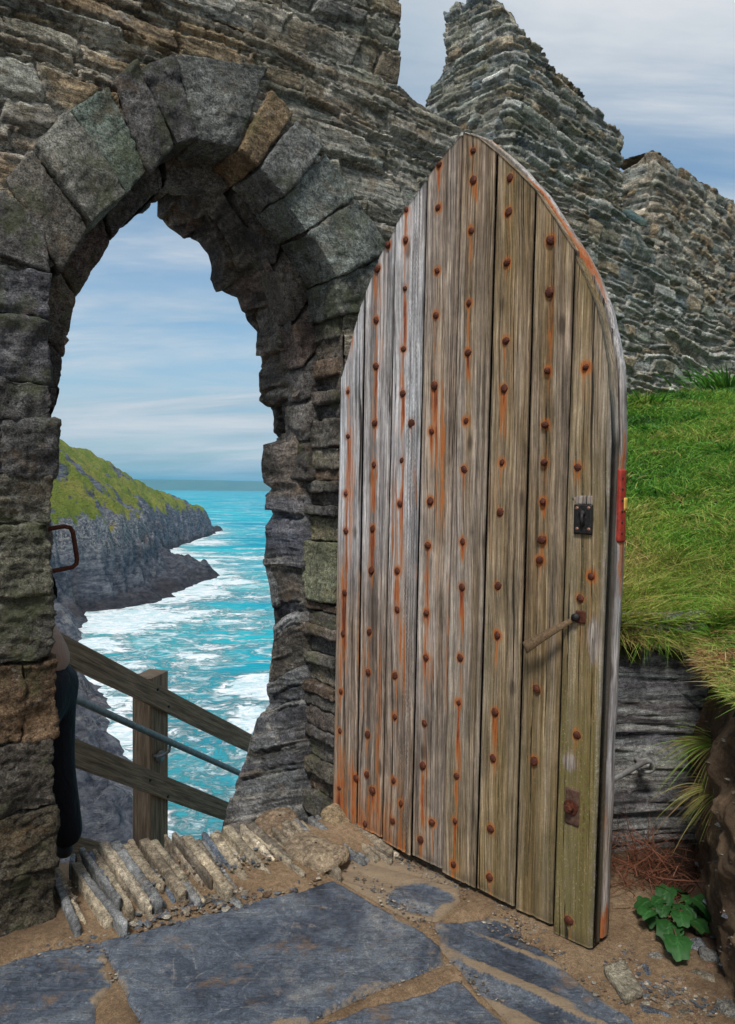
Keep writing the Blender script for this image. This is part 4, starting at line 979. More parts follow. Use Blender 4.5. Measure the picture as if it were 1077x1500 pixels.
def post(c, ztop, zbot, name='post'):
    a = c-rn_*.048; w2 = .10; A0 = a-rd_*w2; B0 = a+rd_*w2
    # vertical beam: build with the grain upright
    V = []; ch = .008; th = .15; n = 8
    sec = [(-w2+ch, 0), (w2-ch, 0), (w2, ch), (w2, th-ch), (w2-ch, th), (-w2+ch, th), (-w2, th-ch), (-w2, ch)]
    for k in range(n+1):
        z = zbot+(ztop-zbot)*k/n
        for (x_, d_) in sec: 
            p = a+rd_*x_-rn_*d_; V.append((p[0], p[1], z-(.012+.05*(x_+w2)*-1 if k == n else 0)))
    m_ = 8; Fc = [(k*m_+j, k*m_+(j+1) % m_, (k+1)*m_+(j+1) % m_, (k+1)*m_+j) for k in range(n) for j in range(m_)]+[tuple(range(m_))[::-1], tuple(range(n*m_, n*m_+m_))]
    o = mk(name, V, Fc, M_FENCE, fence, smooth=False); uvl = o.data.uv_layers.new(name='UVMap'); per_ = [0, .16, .17, .3, .31, .46, .47, .6]
    for p in o.data.polygons:
        for li in p.loop_indices:
            k, j = divmod(o.data.loops[li].vertex_index, m_); uvl.data[li].uv = ((ztop-zbot)*k/n, per_[j])
    return o
pz = onrail(240, 989); post(post_c, pz[2], -1.7)
post(post_c+rd_*1.9, pz[2]-.95, -2.6); post(post_c-rd_*1.9, pz[2]+.95, -.8)
OFFP = .07
pa, pb = onrail(103, 1021, OFFP), onrail(352, 1133, OFFP); g = Geo(); g.tube([pa-(pb-pa)*.3, pa, pb, pb+(pb-pa)*.6], .021, 14); mk('handrail', g.V, g.F, M_STEEL, fence)
g = Geo(); c0 = onrail(249, 1092, OFFP); c1 = onrail(240, 1106, .05); c2 = onrail(233, 1108, .0); g.tube([c0, onrail(248, 1100, OFFP), c1, c2, c2-rn_*.05], .010, 10)
d_ = onrail(234, 1108, -.035); g.tube([d_, d_+rn_*.012], .042, 18); mk('handrail_bracket', g.V, g.F, M_STEEL, fence)
for p in ((231, 1010), (247, 1035), (220, 1143), (246, 1167)):
    g = Geo(); c = onrail(*p); g.tube([c-rn_*.01, c+rn_*.006], .010, 6); mk('bolt', g.V, g.F, M_IRON, fence, smooth=False)

# ------------------------------------------------------------------ the visitor behind the left jamb
per0 = np.array([-1.555, 3.47, -.32])
visitor = thing('person', tuple(per0), 'person in dusky pink top and black trousers half hidden behind the left jamb', 'person')
def skin(name, pts, edges, rads, mat, parent, root=0, lv=2):
    me = bpy.data.meshes.new(name); me.from_pydata([tuple(p) for p in pts], edges, []); me.update()
    o = link(me, name, parent); md = o.modifiers.new('skin', 'SKIN'); md.use_smooth_shade = True
    for i, v in enumerate(me.skin_vertices[0].data):
        r = rads[i]; v.radius = (r, r) if not hasattr(r, '__len__') else r; v.use_root = (i == root)
    ss = o.modifiers.new('sub', 'SUBSURF'); ss.levels = lv; ss.render_levels = lv
    me.materials.append(mat); return o
M_SKIN = plain('skin', (.48, .27, .19), .55, .08, 60); M_TOP = plain('pink_cotton', (.36, .235, .185), .9, .12, 300); M_TROU = plain('black_cloth', (.012, .012, .017), .85, .3, 200); M_HAIR = plain('brown_hair', (.08, .045, .025), .6, .3, 300); M_SHOE = plain('dark_shoe', (.03, .03, .035), .6, .2, 100)
# facing -x, leaning forward; lateral axis is y
lx = -.34
hip = np.array([.03, 0, .88]); wst = np.array([-.02, 0, 1.04]); chs = np.array([-.12, 0, 1.27]); nck = np.array([-.20, 0, 1.42]); hd0 = np.array([-.235, 0, 1.49]); hd = np.array([-.27, 0, 1.57]); hd2 = np.array([-.275, 0, 1.645])
def sidej(s): return dict(hipj=np.array([.045, .085*s, .86]), kn=np.array([.02+.03*s, .10*s, .47]), an=np.array([.065+.03*s, .10*s, .08]), toe=np.array([-.09+.03*s, .115*s, .03]), sh=np.array([-.155, .165*s, 1.36]), el=np.array([-.16-.08*s, .215*s, 1.10]), wr=np.array([-.34-.03*s, .19*s, .98]), ha=np.array([-.42-.03*s, .18*s, .955]))
pts = [hip, wst, chs, nck, hd0, hd, hd2]; rr = [(.125, .15), (.105, .135), (.115, .16), .055, .055, (.09, .075), (.075, .065)]; ed = [(0, 1), (1, 2), (2, 3), (3, 4), (4, 5), (5, 6)]
for s in (-1, 1):
    J = sidej(s); b0 = len(pts)
    pts += [J['hipj'], J['kn'], J['an'], J['toe'], J['sh'], J['el'], J['wr'], J['ha']]; rr += [.085, .055, .038, .032, .055, .04, .028, .035]
    ed += [(0, b0), (b0, b0+1), (b0+1, b0+2), (b0+2, b0+3), (2, b0+4), (b0+4, b0+5), (b0+5, b0+6), (b0+6, b0+7)]
    for k in range(4):
        f0 = len(pts); base = J['ha']+np.array([-.03, (.022-.015*k)*1, .0]); Lk = [.055, .065, .062, .048][k]
        pts += [base+np.array([-Lk*.6, 0, -.01]), base+np.array([-Lk, 0, -.032])]; rr += [.009, .0075]; ed += [(b0+7, f0), (f0, f0+1)]
    f0 = len(pts); pts += [J['ha']+np.array([.0, -.035*s, -.01]), J['ha']+np.array([-.035, -.05*s, -.02])]; rr += [.010, .008]; ed += [(b0+7, f0), (f0, f0+1)]
skin('body', pts, ed, rr, M_SKIN, visitor)
tp = [hip+np.array([.01, 0, .0]), wst, chs, nck+np.array([.02, 0, -.03])]; tr_ = [(.15, .175), (.135, .165), (.14, .185), .075]; te = [(0, 1), (1, 2), (2, 3)]
for s in (-1, 1):
    J = sidej(s); k = len(tp); tp += [J['sh'], J['sh']*.35+J['el']*.65]; tr_ += [.075, .062]; te += [(2, k), (k, k+1)]
skin('top', tp, te, tr_, M_TOP, visitor)
tp = [hip+np.array([.0, 0, .12]), hip+np.array([.015, 0, .0])]; tr_ = [(.135, .16), (.15, .17)]; te = [(0, 1)]
for s in (-1, 1):
    J = sidej(s); k = len(tp); tp += [J['hipj']+np.array([0, 0, -.08]), J['kn'], J['an']+np.array([.01, 0, -.03])]; tr_ += [.105, .085, .080]; te += [(1, k), (k, k+1), (k+1, k+2)]
skin('trousers', tp, te, tr_, M_TROU, visitor)
for s in (-1, 1):
    J = sidej(s); skin('shoe', [J['an']+np.array([.03, 0, -.03]), J['an']+np.array([-.02, 0, -.035]), J['toe']+np.array([-.02, 0, .005])], [(0, 1), (1, 2)], [.045, .047, .036], M_SHOE, visitor)
skin('hair', [hd+np.array([.03, 0, -.02]), hd2+np.array([.025, 0, .01]), hd2+np.array([-.02, 0, .035])], [(0, 1), (1, 2)], [.088, .088, .06], M_HAIR, visitor)
for s in (-1, 1):
    g = Geo(); g.tube([hd+per0+np.array([-.083, .03*s, .015]), hd+per0+np.array([-.089, .03*s, .015])], .010, 8)
    mk('eye', g.V, g.F, M_SHOE, visitor)
skin('nose', [hd+np.array([-.082, 0, .012]), hd+np.array([-.10, 0, -.02])], [(0, 1)], [.010, .015], M_SKIN, visitor)
# ------------------------------------------------------------------ bank on the right
RFa = on_z(893, 1246)[:2]; RFb = on_z(1036, 1236)[:2]
RFd = (RFb-RFa)/np.linalg.norm(RFb-RFa); RFn = np.array([RFd[1], -RFd[0]])
EDGE = [tuple(RFa-RFd*.75), tuple(RFa), tuple(RFb), tuple(on_z(1043, 1340)[:2]), (1.13, 2.1), (1.12, 1.0), (1.1, -1.5)]
BANK = EDGE+[(14, -1.5), (14, 15), (.75, 15), (.55, 4.6)]
def bank_z(x, y):
    d = dpoly(x, y, EDGE, False); ins = inpoly(x, y, BANK); d = np.where(ins, d, -d)
    return -.22*sst(2.6, 4.4, x)*sst(5, 7.5, y)+.93+.328*np.maximum(d, -.1)-.012*np.maximum(d-4.5, 0)**2*.4+.05*fbm(x*1.3, y*1.3, 0, 90, 3)*sst(0, .6, d)+.02*fbm(x*6, y*6, 0, 91, 3), d
bx = np.concatenate([np.arange(.3, 3.2, .03), np.linspace(3.25, 14, 60)]); by = np.concatenate([np.linspace(-1.5, 1.9, 20), np.arange(1.95, 5, .03), np.linspace(5.1, 15, 60)])
X, Y = np.meshgrid(bx, by, indexing='ij'); sh = X.shape; X = X.ravel(); Y = Y.ravel()
z, d = bank_z(X, Y); z = z-.02-.12*sst(.03, -.05, d)
V, Fc, at = compact(np.stack([X, Y, z], -1), gridf(*sh), d > -.035, {})
mk('bank', V, Fc, M_TURF, None)['kind'] = 'structure'
# slate rock face under the turf
su = np.arange(-.75, .72, .0065); sz = np.arange(-.08, 1.0, .0065); U, Z = np.meshgrid(su, sz, indexing='ij'); sh = U.shape; U = U.ravel(); Z = Z.ravel()
tilt = Z+.05*U+.03*fbm(U*2, Z*2, 0, 3, 2)
lam1 = fbm(U*1.2, tilt*26, 0, 101, 4, .6); lam2 = fbm(U*3, tilt*90, 0, 102, 3, .6)
h = .022*np.sign(lam1)*np.abs(lam1)**.7+.008*lam2+.03*fbm(U*3, Z*3, 0, 103, 3)
cd = np.abs((U-.30)-(0.66-Z)*1.25+.02*fbm(Z*9, U*9, 0, 4, 2)); ck = (1-sst(.002, .008, cd))*sst(.42, .45, Z)*sst(.72, .66, Z)
h = h-.02*ck+.04*(Z < .35)*sst(.5, .1, Z)
Tt = palette(vn(U*1.2, tilt*24, 0, 105)*.5+.5, [(.15, .16, .165), (.21, .225, .23), (.17, .165, .185), (.27, .26, .245), (.24, .245, .24), (.15, .14, .145)])*(1+.6*lam2)[:, None]
wl = sst(.25, .55, fbm(U*3, tilt*40, 0, 106, 4))[:, None]; Tt = Tt*(1-.65*wl)+np.array([.36, .37, .37])*.65*wl
ru = sst(.1, .03, np.hypot((U-.50)*.8, (Z-.50)*1.5)+.04*fbm(U*12, Z*12, 0, 5, 3))[:, None]; Tt = Tt*(1-.7*ru)+np.array([.13, .06, .035])*.7*ru
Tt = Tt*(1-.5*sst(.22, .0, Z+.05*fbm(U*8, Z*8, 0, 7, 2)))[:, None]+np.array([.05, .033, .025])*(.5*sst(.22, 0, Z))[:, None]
V = np.stack([RFa[0]+RFd[0]*U+RFn[0]*h, RFa[1]+RFd[1]*U+RFn[1]*h, Z], -1)
M_FACE = rock_mat('dark_slate_face', .35, .8, .12, streak=.5, rough=.55, spec=.45)
Tt = Tt*1.3
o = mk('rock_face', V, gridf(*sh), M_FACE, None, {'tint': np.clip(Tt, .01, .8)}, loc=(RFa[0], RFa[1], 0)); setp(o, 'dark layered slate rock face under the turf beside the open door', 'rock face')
# earth side of the bank
pth = [RFb+RFd*.03, RFb, on_z(1040, 1290)[:2], on_z(1043, 1340)[:2], (1.17, 2.36), (1.13, 2.1), (1.12, 1.0), (1.1, -1.5)]
pth = np.array(pth); seg = np.linalg.norm(np.diff(pth, axis=0), axis=1); cl_ = np.concatenate([[0], np.cumsum(seg)])
tt = np.concatenate([np.arange(0, 1.35, .009), np.linspace(1.37, cl_[-1], 40)]); zz = np.arange(-.08, .93, .009); A, Z = np.meshgrid(tt, zz, indexing='ij'); sh = A.shape; A = A.ravel(); Z = Z.ravel()
xx = np.interp(A, cl_, pth[:, 0]); yy = np.interp(A, cl_, pth[:, 1])
h = .07*fbm(A*5, Z*5, 0, 111, 4)+.025*np.abs(fbm(A*9, Z*10, 0, 113, 3))+.008*np.abs(fbm(A*45, Z*45, 0, 114, 3))+.012*fbm(A*22, Z*22, 0, 112, 4)+.05*(1-Z)*.6-.06*sst(.5, .95, Z)
tx = np.gradient(pth[:, 0], cl_); ty = np.gradient(pth[:, 1], cl_); nx = np.interp(A, cl_, ty); ny = -np.interp(A, cl_, tx)
nl = np.hypot(nx, ny)
V = np.stack([xx+nx/nl*h, yy+ny/nl*h, Z], -1)
EARTHV = V[(A < 1.3) & (Z > 0) & (Z < .8)]
o = mk('earth_bank_side', V, gridf(*sh), M_DIRT, None, {'dark': np.clip(.55+.5*fbm(A*5, Z*5, 0, 3, 3), 0, 1)}); o['kind'] = 'structure'

# rod and eye holding the door back
e0 = on_plane(938, 1116, np.append(RFa, 0)+np.append(RFn, 0)*.04, np.append(RFn, 0)); nf = np.append(RFn, 0)
hk = thing('door_hook', tuple(e0), 'grey iron hook rod hanging from an eye in the dark rock face', 'hook')
g = Geo(); g.tube([e0-nf*.08, e0+nf*.02], .009, 10)
ring = [e0+nf*.045+np.array([.03*math.cos(t), -.012*math.cos(t), .026*math.sin(t)]) for t in np.linspace(0, 2*math.pi, 20)]; g.tube(ring, .0075, 8, False); mk('eye', g.V, g.F, M_STEEL, hk)
dend = at_y(878, 1153, 2.64)
g = Geo(); a0 = e0+nf*.05+np.array([0, 0, .02]); g.tube([a0+np.array([.02, .0, -.03]), a0+np.array([.025, .0, .0]), a0, a0+(dend-a0)*.08+np.array([0, 0, .003]), dend], .011, 10); mk('rod', g.V, g.F, M_STEEL, hk)

# ------------------------------------------------------------------ ruined walls on the hillside
DRW = np.array([.76, .65, 0]); DLW = np.array([-.733, .68, 0])
def hill_wall(name, c, LR, LL, z0, ztop, slope_l, seed, label, pal, res, ochr=0.0, mort=1.0, parent_amt=.45):
    root = thing(name, (c[0], c[1], z0), label, 'wall')
    s = np.concatenate([np.arange(-LL-.6, LR, res), [LR]]); zmax = max(ztop(np.linspace(-LL, LR, 200)))+LL*.9
    zs = np.arange(z0-.6, zmax, res); Sg, Zg = np.meshgrid(s, zs, indexing='ij'); sh = Sg.shape; Sf = Sg.ravel(); Zf = Zg.ravel()
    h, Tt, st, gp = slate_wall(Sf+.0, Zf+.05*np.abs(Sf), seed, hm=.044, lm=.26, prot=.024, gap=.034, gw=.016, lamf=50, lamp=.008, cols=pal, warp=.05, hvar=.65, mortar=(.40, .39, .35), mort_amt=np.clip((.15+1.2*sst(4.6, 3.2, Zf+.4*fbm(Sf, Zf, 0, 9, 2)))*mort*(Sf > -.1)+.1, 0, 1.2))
    whp = sst(.08, .34, fbm(Sf*3, Zf*4.5, 0, 133, 4)-.12+.2*sst(4.4, 3, Zf))[:, None]*sst(.3, .8, gp+.4)[:, None]*mort
    Tt = Tt*(1-.6*whp)+np.array([.42, .42, .39])*.6*whp
    zt = ztop(np.clip(Sf, -LL, LR)); ez = np.maximum(Zf-zt, 0); zz_ = Zf-ez
    oc = (sst(.0, .3, fbm(Sf*2, Zf*3, 0, 41, 3)+ochr)*sst(.02, .25, ez+.0)+ochr*sst(.1, .4, fbm(Sf*2, Zf*2.5, 0, 43, 3)))[:, None]; oc = np.clip(oc, 0, 1)
    Tt = Tt*(1-.55*oc)+np.array([.24, .16, .085])*.55*oc
    sl = np.minimum(np.maximum(-Sf, 0), LL); over = np.maximum(-Sf-LL, 0)
    sl2 = sl*(1-slope_l*sst(5.0, 5.35, zz_+.06*vn(zz_*9, 0, 0, 3)))
    base = np.outer(np.maximum(Sf, 0), DRW)+np.outer(sl2, DLW)+np.outer(over, DRW)
    rightf = (Sf > 0)[:, None]
    inw = np.where(rightf, DLW, DRW)
    nR = np.array([.65, -.76, 0]); nL = np.array([-.68, -.733, 0])
    k = sst(-.12, .12, Sf)[:, None]; nrm = nL*(1-k)+nR*k; nrm = np.where((over > 0)[:, None], nL*.4+DLW, nrm)
    kz = sst(0, .08, ez)[:, None]; nrm = nrm*(1-kz)+ZU*kz; h = h*(1-.75*kz[:, 0]); nrm /= np.linalg.norm(nrm, axis=1, keepdims=True)
    rnd_ = .05*np.exp(-np.abs(Sf)/.06)[:, None]*np.array([0, 1.0, 0])
    V = np.array([c[0], c[1], 0])+base+inw*np.minimum(ez, np.where(Sf < .0, .12, LL*.42))[:, None]+np.outer(zz_, ZU)+rnd_+nrm*h[:, None]
    V[:, 1] += .05*(zz_-z0)*.5         # batter
    o = mk('masonry', V, gridf(*sh), M_SLATE2, root, {'tint': np.clip(Tt, .008, .8)})
    return root
M_SLATE2 = rock_mat('hill_slate', .4, .8, .3, streak=.3, ochre=.2, fine=120)
def zt1(s):
    z = np.where(s < 0, 5.44+.36*np.clip(-s/.42, 0, 1), 5.44-.24*s)
    z = z-.75*sst(1.74, 1.80, s)-.10*np.maximum(s-1.8, 0)+.03*vn(s*9, .2, 0, 3)+.025*vn(s*25, .2, 0, 4)+.0*s
    return z
hill_wall('ruined_wall', (1.16, 6.2), 7.0, .95, 2.0, zt1, .27, 301, 'grey slate wall with tall ragged end rising on the hillside behind the door', PAL_GREY, .0135, ochr=.10)
def zt3(s): return 5.62-.03*np.maximum(s, 0)+.04*vn(s*7, .4, 0, 5)+.12*sst(-.5, 0, s)-.1
hill_wall('ruined_wall', (3.44, 9.0), 6.0, 1.3, 2.6, zt3, .2, 302, 'browner slate wall at far right standing behind the grey one', PAL_BROWN+PAL_GREY[:3], .02, ochr=.28, mort=.6)
# projecting slate spout
p = at_y(944, 322, 7.45); p0 = at_y(918, 306, 7.75)
dv = (p-p0)/np.linalg.norm(p-p0); sdv = np.cross(dv, ZU); sdv /= np.linalg.norm(sdv)
q = [p0-sdv*.06, p0+sdv*.06, p+sdv*.035, p-sdv*.035]
setp(block('slate_spout', q, (0, 0, -.07), M_SLATE2, None, r=.01, amp=.006, seed=2, tint=(.06, .10, .10), res=.02, loc=tuple(p0)), 'dark green slate spout jutting out where the two ruined walls meet', 'spout')

# ------------------------------------------------------------------ grass
GRN = np.array([(.05, .18, .025), (.10, .29, .03), (.18, .39, .045), (.32, .43, .07), (.46, .42, .12), (.50, .36, .16), (.36, .15, .06)])
class Blades:
    def __init__(s): s.V = []; s.F = []; s.T = []; s.n = 0
    def add(s, base, dir0, L, w, bend, tints, segs=4, lat=None):
        """vectorised: base Nx3, dir0 Nx3 unit start directions, bend Nx3 added with t^2, tints Nx3"""
        N = len(base); t = np.linspace(0, 1, segs+1)
        if lat is None: lat = np.cross(dir0, np.random.RandomState(N).normal(size=(N, 3)))
        lat = lat/(np.linalg.norm(lat, axis=1, keepdims=True)+1e-9)
        P = base[:, None]+dir0[:, None]*(L[:, None]*t)[..., None]+bend[:, None]*(t**2)[None, :, None]
        W = (w[:, None]*(1-t**1.8*.92))[..., None]*lat[:, None]
        V = np.stack([P-W, P+W], 2).reshape(N, -1, 3); m_ = 2*(segs+1)
        f = np.array([[2*k, 2*k+1, 2*k+3, 2*k+2] for k in range(segs)])
        s.F.append((np.arange(N)[:, None, None]*m_+f[None]+s.n).reshape(-1, 4)); s.n += N*m_
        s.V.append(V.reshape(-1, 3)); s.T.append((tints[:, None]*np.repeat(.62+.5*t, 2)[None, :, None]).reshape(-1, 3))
    def build(s, name, parent=None, loc=None, mat=None):
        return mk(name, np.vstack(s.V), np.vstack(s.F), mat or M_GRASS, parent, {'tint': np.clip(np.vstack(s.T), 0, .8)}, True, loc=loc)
rg = np.random.RandomState(12)
def rdir(N, up=1.0, sp=.5):
    d = rg.normal(size=(N, 3))*sp; d[:, 2] = np.abs(d[:, 2])*.3+up; return d/np.linalg.norm(d, axis=1, keepdims=True)
def tcol(i0, i1, N, var=.25):
    k = rg.uniform(i0, i1, N); a = np.floor(k).astype(int); f = (k-a)[:, None]; b = np.minimum(a+1, len(GRN)-1); return (GRN[a]*(1-f)+GRN[b]*f)*rg.uniform(1-var, 1+var, N)[:, None]
G1 = Blades(); N = 60000
yy = 3.05+6.6*rg.rand(N)**1.7; aa = rg.uniform(.30, .62, N); xx = aa*yy
z, d = bank_z(xx, yy); ok = (d > .0) & (yy < 9.4); xx, yy, z, d = xx[ok], yy[ok], z[ok], d[ok]; N = len(xx)
patch = fbm(xx*1.8, yy*1.8, 0, 55, 4); front = sst(1.1, .15, d)
L = (.035+.045*rg.rand(N))*(1+.9*fbm(xx*4, yy*4, 0, 56, 3)+.3*patch)+front*(.03+.06*rg.rand(N)); L *= .8+.08*yy
lean = np.stack([rg.normal(size=N), rg.normal(size=N)-.2, rg.uniform(-.9, -.1, N)], -1)*(L*.55)[:, None]
yel = np.clip(1.5+2.6*patch+1.9*front+rg.normal(size=N)*.8, 0, 4.9)
a_ = np.floor(yel).astype(int); f_ = (yel-a_)[:, None]; tc_ = (GRN[a_]*(1-f_)+GRN[a_+1]*f_)*rg.uniform(.7, 1.25, N)[:, None]
G1.add(np.stack([xx, yy, z-.008], -1), rdir(N, 1, .45), L, .0018+.0012*rg.rand(N)+.00025*yy, lean, tc_, 3)
n = 30000; px_ = rg.uniform(1.0, 6.5, n); py_ = rg.uniform(.6, 8.5, n); z, d = bank_z(px_, py_); okk = (d > .02) & (px_/py_ > .58); px_, py_, z = px_[okk], py_[okk], z[okk]; n = len(px_)
L_ = rg.uniform(.05, .12, n); G1.add(np.stack([px_, py_, z-.01], -1), rdir(n, 1, .5), L_, rg.uniform(.003, .0055, n), np.stack([rg.normal(size=n), rg.normal(size=n), rg.uniform(-.9, -.1, n)], -1)*(L_*.55)[:, None], tcol(.6, 3.6, n), 3)
for _ in range(110):
    cy = 3.15+5.5*rg.rand()**1.5; cx = cy*rg.uniform(.31, .52); n = rg.randint(30, 110); kind = rg.randint(5); sp_ = rg.uniform(.03, .12)
    px_ = cx+rg.normal(size=n)*sp_; py_ = cy+rg.normal(size=n)*sp_; z, d = bank_z(px_, py_); okk = d > .05; px_, py_, z = px_[okk], py_[okk], z[okk]; n = len(px_)
    if n < 5: continue
    Lc = rg.uniform(.06, .15)*(.8+.05*cy); L_ = Lc*rg.uniform(.4, 1.1, n); c0_, c1_ = [(0, 1.2), (.5, 2.5), (1.5, 4), (4, 5), (0, .6)][kind]
    out_ = np.stack([px_-cx, py_-cy, np.zeros(n)], -1)/sp_
    d0_ = out_*.45+np.stack([rg.normal(size=n)*.25, rg.normal(size=n)*.25, np.full(n, .8)], -1); d0_ /= np.linalg.norm(d0_, axis=1, keepdims=True)
    G1.add(np.stack([px_, py_, z-.01], -1), d0_, L_, (.0016+.0003*cy)*rg.uniform(.7, 1.6, n)*(2.2 if kind == 4 else 1), (out_*.3+np.array([0, 0, -.45]))*L_[:, None], tcol(c0_, c1_, n), 4)
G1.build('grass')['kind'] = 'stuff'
# overhanging turf edge: mixed dead and green blades drooping over the rock and the earth side
G2 = Blades(); N = 9500
EP = np.array(EDGE[1:5]); sg_ = np.linalg.norm(np.diff(EP, axis=0), axis=1); ce = np.concatenate([[0], np.cumsum(sg_)])
t = rg.rand(N)*ce[-1]; ex = np.interp(t, ce, EP[:, 0]); ey = np.interp(t, ce, EP[:, 1]); inr = rg.rand(N)**1.5*.22
ox = np.where(t < ce[1], RFn[0], -1.0); oy = np.where(t < ce[1], RFn[1], 0.2)
ex = ex-ox*inr+ox*.05; ey = ey-oy*inr+oy*.05
z, d = bank_z(ex, ey); L = (.05+.12*rg.rand(N)**2)*np.where(t < ce[1], 1, .38)
out = np.stack([ox, oy, np.full(N, -.2)], -1)*(L*rg.uniform(.0, 1.0, N))[:, None]+np.stack([rg.normal(size=N)*.5, rg.normal(size=N)*.4, rg.uniform(-1.5, .0, N)], -1)*(L*.7)[:, None]
clump = vn(t*7, inr*9, 0, 71)
br_ = np.clip(3.2+np.where(t < ce[1], 0, 1.3)+2.6*clump+rg.normal(size=N)*1.1, .2, 5.9); a_ = np.floor(br_).astype(int); f_ = (br_-a_)[:, None]
G2.add(np.stack([ex, ey, z-.015-.03*rg.rand(N)], -1), rdir(N, .55, .6), L, .0013+.0012*rg.rand(N), out, (GRN[a_]*(1-f_)+GRN[a_+1]*f_)*rg.uniform(.6, 1.2, N)[:, None], 4)
G2.build('turf_fringe')['kind'] = 'stuff'
def tuft(px, py, n, Lm, label, dep=None, c0=1.0, c1=4.5, spread=.09, bendk=.6, w=.0028, up=1.0, bias=(0, 0, 0), group=None, name='grass_tuft', droop=.6):
    spread = min(spread, .25)*.8
    # foot of the tuft: where the ray meets the bank
    r = ray(px, py); lo = None
    for tt_ in np.linspace(1.5, 9, 900):
        p = C0+r*tt_; zb_, dd = bank_z(np.array([p[0]]), np.array([p[1]]))
        if dd[0] > -.02 and p[2] < zb_[0]: lo = p; break
    if lo is None: lo = C0+r*(3.0 if dep is None else dep)
    if dep is not None: lo = C0+r*(dep/r[1])
    B = Blades(); ang = rg.rand(n)*2*math.pi; rr = np.abs(rg.normal(size=n))*spread*.5
    base = lo+np.stack([np.cos(ang)*rr, np.sin(ang)*rr, -.02*np.ones(n)], -1); L = Lm*rg.uniform(.45, 1.1, n)
    od = np.stack([np.cos(ang), np.sin(ang), np.zeros(n)], -1)
    d0 = od*rg.uniform(.15, .9, n)[:, None]+np.array([0, 0, up])+np.array(bias); d0 /= np.linalg.norm(d0, axis=1, keepdims=True)
    bend = (od*bendk*.6+np.array([0, 0, -droop]))*L[:, None]*rg.uniform(.3, 1.1, n)[:, None]
    B.add(base, d0, L, w*rg.uniform(.7, 1.2, n), bend, tcol(c0, c1, n), 6)
    return setp(B.build(name, None, tuple(lo)), label, 'grass tuft', group)
GT = 'long grass tufts on the bank'
tuft(985, 828, 260, .20, 'largest bright green long grass tuft above the rock face', c0=.8, c1=4.2, group=GT, bias=(.35, 0, 0), w=.0034)
tuft(937, 815, 110, .14, 'green grass tuft close to the door edge below the red bar', c0=.6, c1=3.8, group=GT)
tuft(1060, 800, 140, .15, 'dark green grass tuft at the right photo edge beside the largest tuft', c0=0, c1=1.6, group=GT, w=.0034)
tuft(1050, 925, 60, .10, 'pale green star shaped tuft overhanging the top right of the rock face', c0=.8, c1=2.0, group=GT, w=.0045, up=.5, droop=.35)
tuft(1005, 885, 45, .11, 'small green tuft in the middle of the turf edge', c0=.6, c1=2.0, group=GT, w=.0035, up=.6)
tuft(917, 868, 40, .12, 'dark tuft on the turf edge touching the door', c0=0, c1=1.2, group=GT, w=.0035, up=.5)
tuft(955, 905, 160, .10, 'orange brown dead tuft hanging on the turf edge above the rock', c0=4.6, c1=5.9, group=GT, w=.0014, up=.25)
tuft(945, 590, 130, .22, 'broad leaved pale green clump at the wall foot next to the door', c0=.3, c1=1.8, group=GT, w=.008, up=.6, spread=.4)
tuft(1068, 560, 160, .15, 'dark bushy grass clump against the wall at the right photo edge', c0=0, c1=1.2, group=GT, w=.004, up=.9, spread=.6)
tuft(1062, 1085, 260, .21, 'yellow green grass tuft hanging from the dark earth bank at right', dep=2.72, c0=1.5, c1=5.2, group=GT, up=.45, bias=(-.55, -.2, 0), droop=1.1, spread=.08, w=.0022)
tuft(1072, 1150, 170, .17, 'lower straw coloured tuft hanging on the dark earth bank at the right edge', dep=2.6, c0=3.0, c1=5.6, group=GT, up=.3, bias=(-.5, -.2, 0), droop=1.2, spread=.10, w=.0018)
# dead stems at the foot of the rock face
B = Blades(); n = 420; bx_, by_ = on_z(950, 1290)[:2]
base = np.stack([bx_+rg.normal(size=n)*.10, by_+rg.normal(size=n)*.09, .01+.10*rg.rand(n)**2], -1); L = .06+.16*rg.rand(n)
dd = rg.normal(size=(n, 3)); dd[:, 2] = np.abs(dd[:, 2])*.45; dd /= np.linalg.norm(dd, axis=1, keepdims=True)
B.add(base, dd, L, .0012+.0011*rg.rand(n), rg.normal(size=(n, 3))*(L*.3)[:, None]+np.array([0, 0, -.03]), np.array([.24, .095, .055])*rg.uniform(.5, 1.5, n)[:, None], 5)
o = B.build('dead_stems'); o['kind'] = 'stuff'
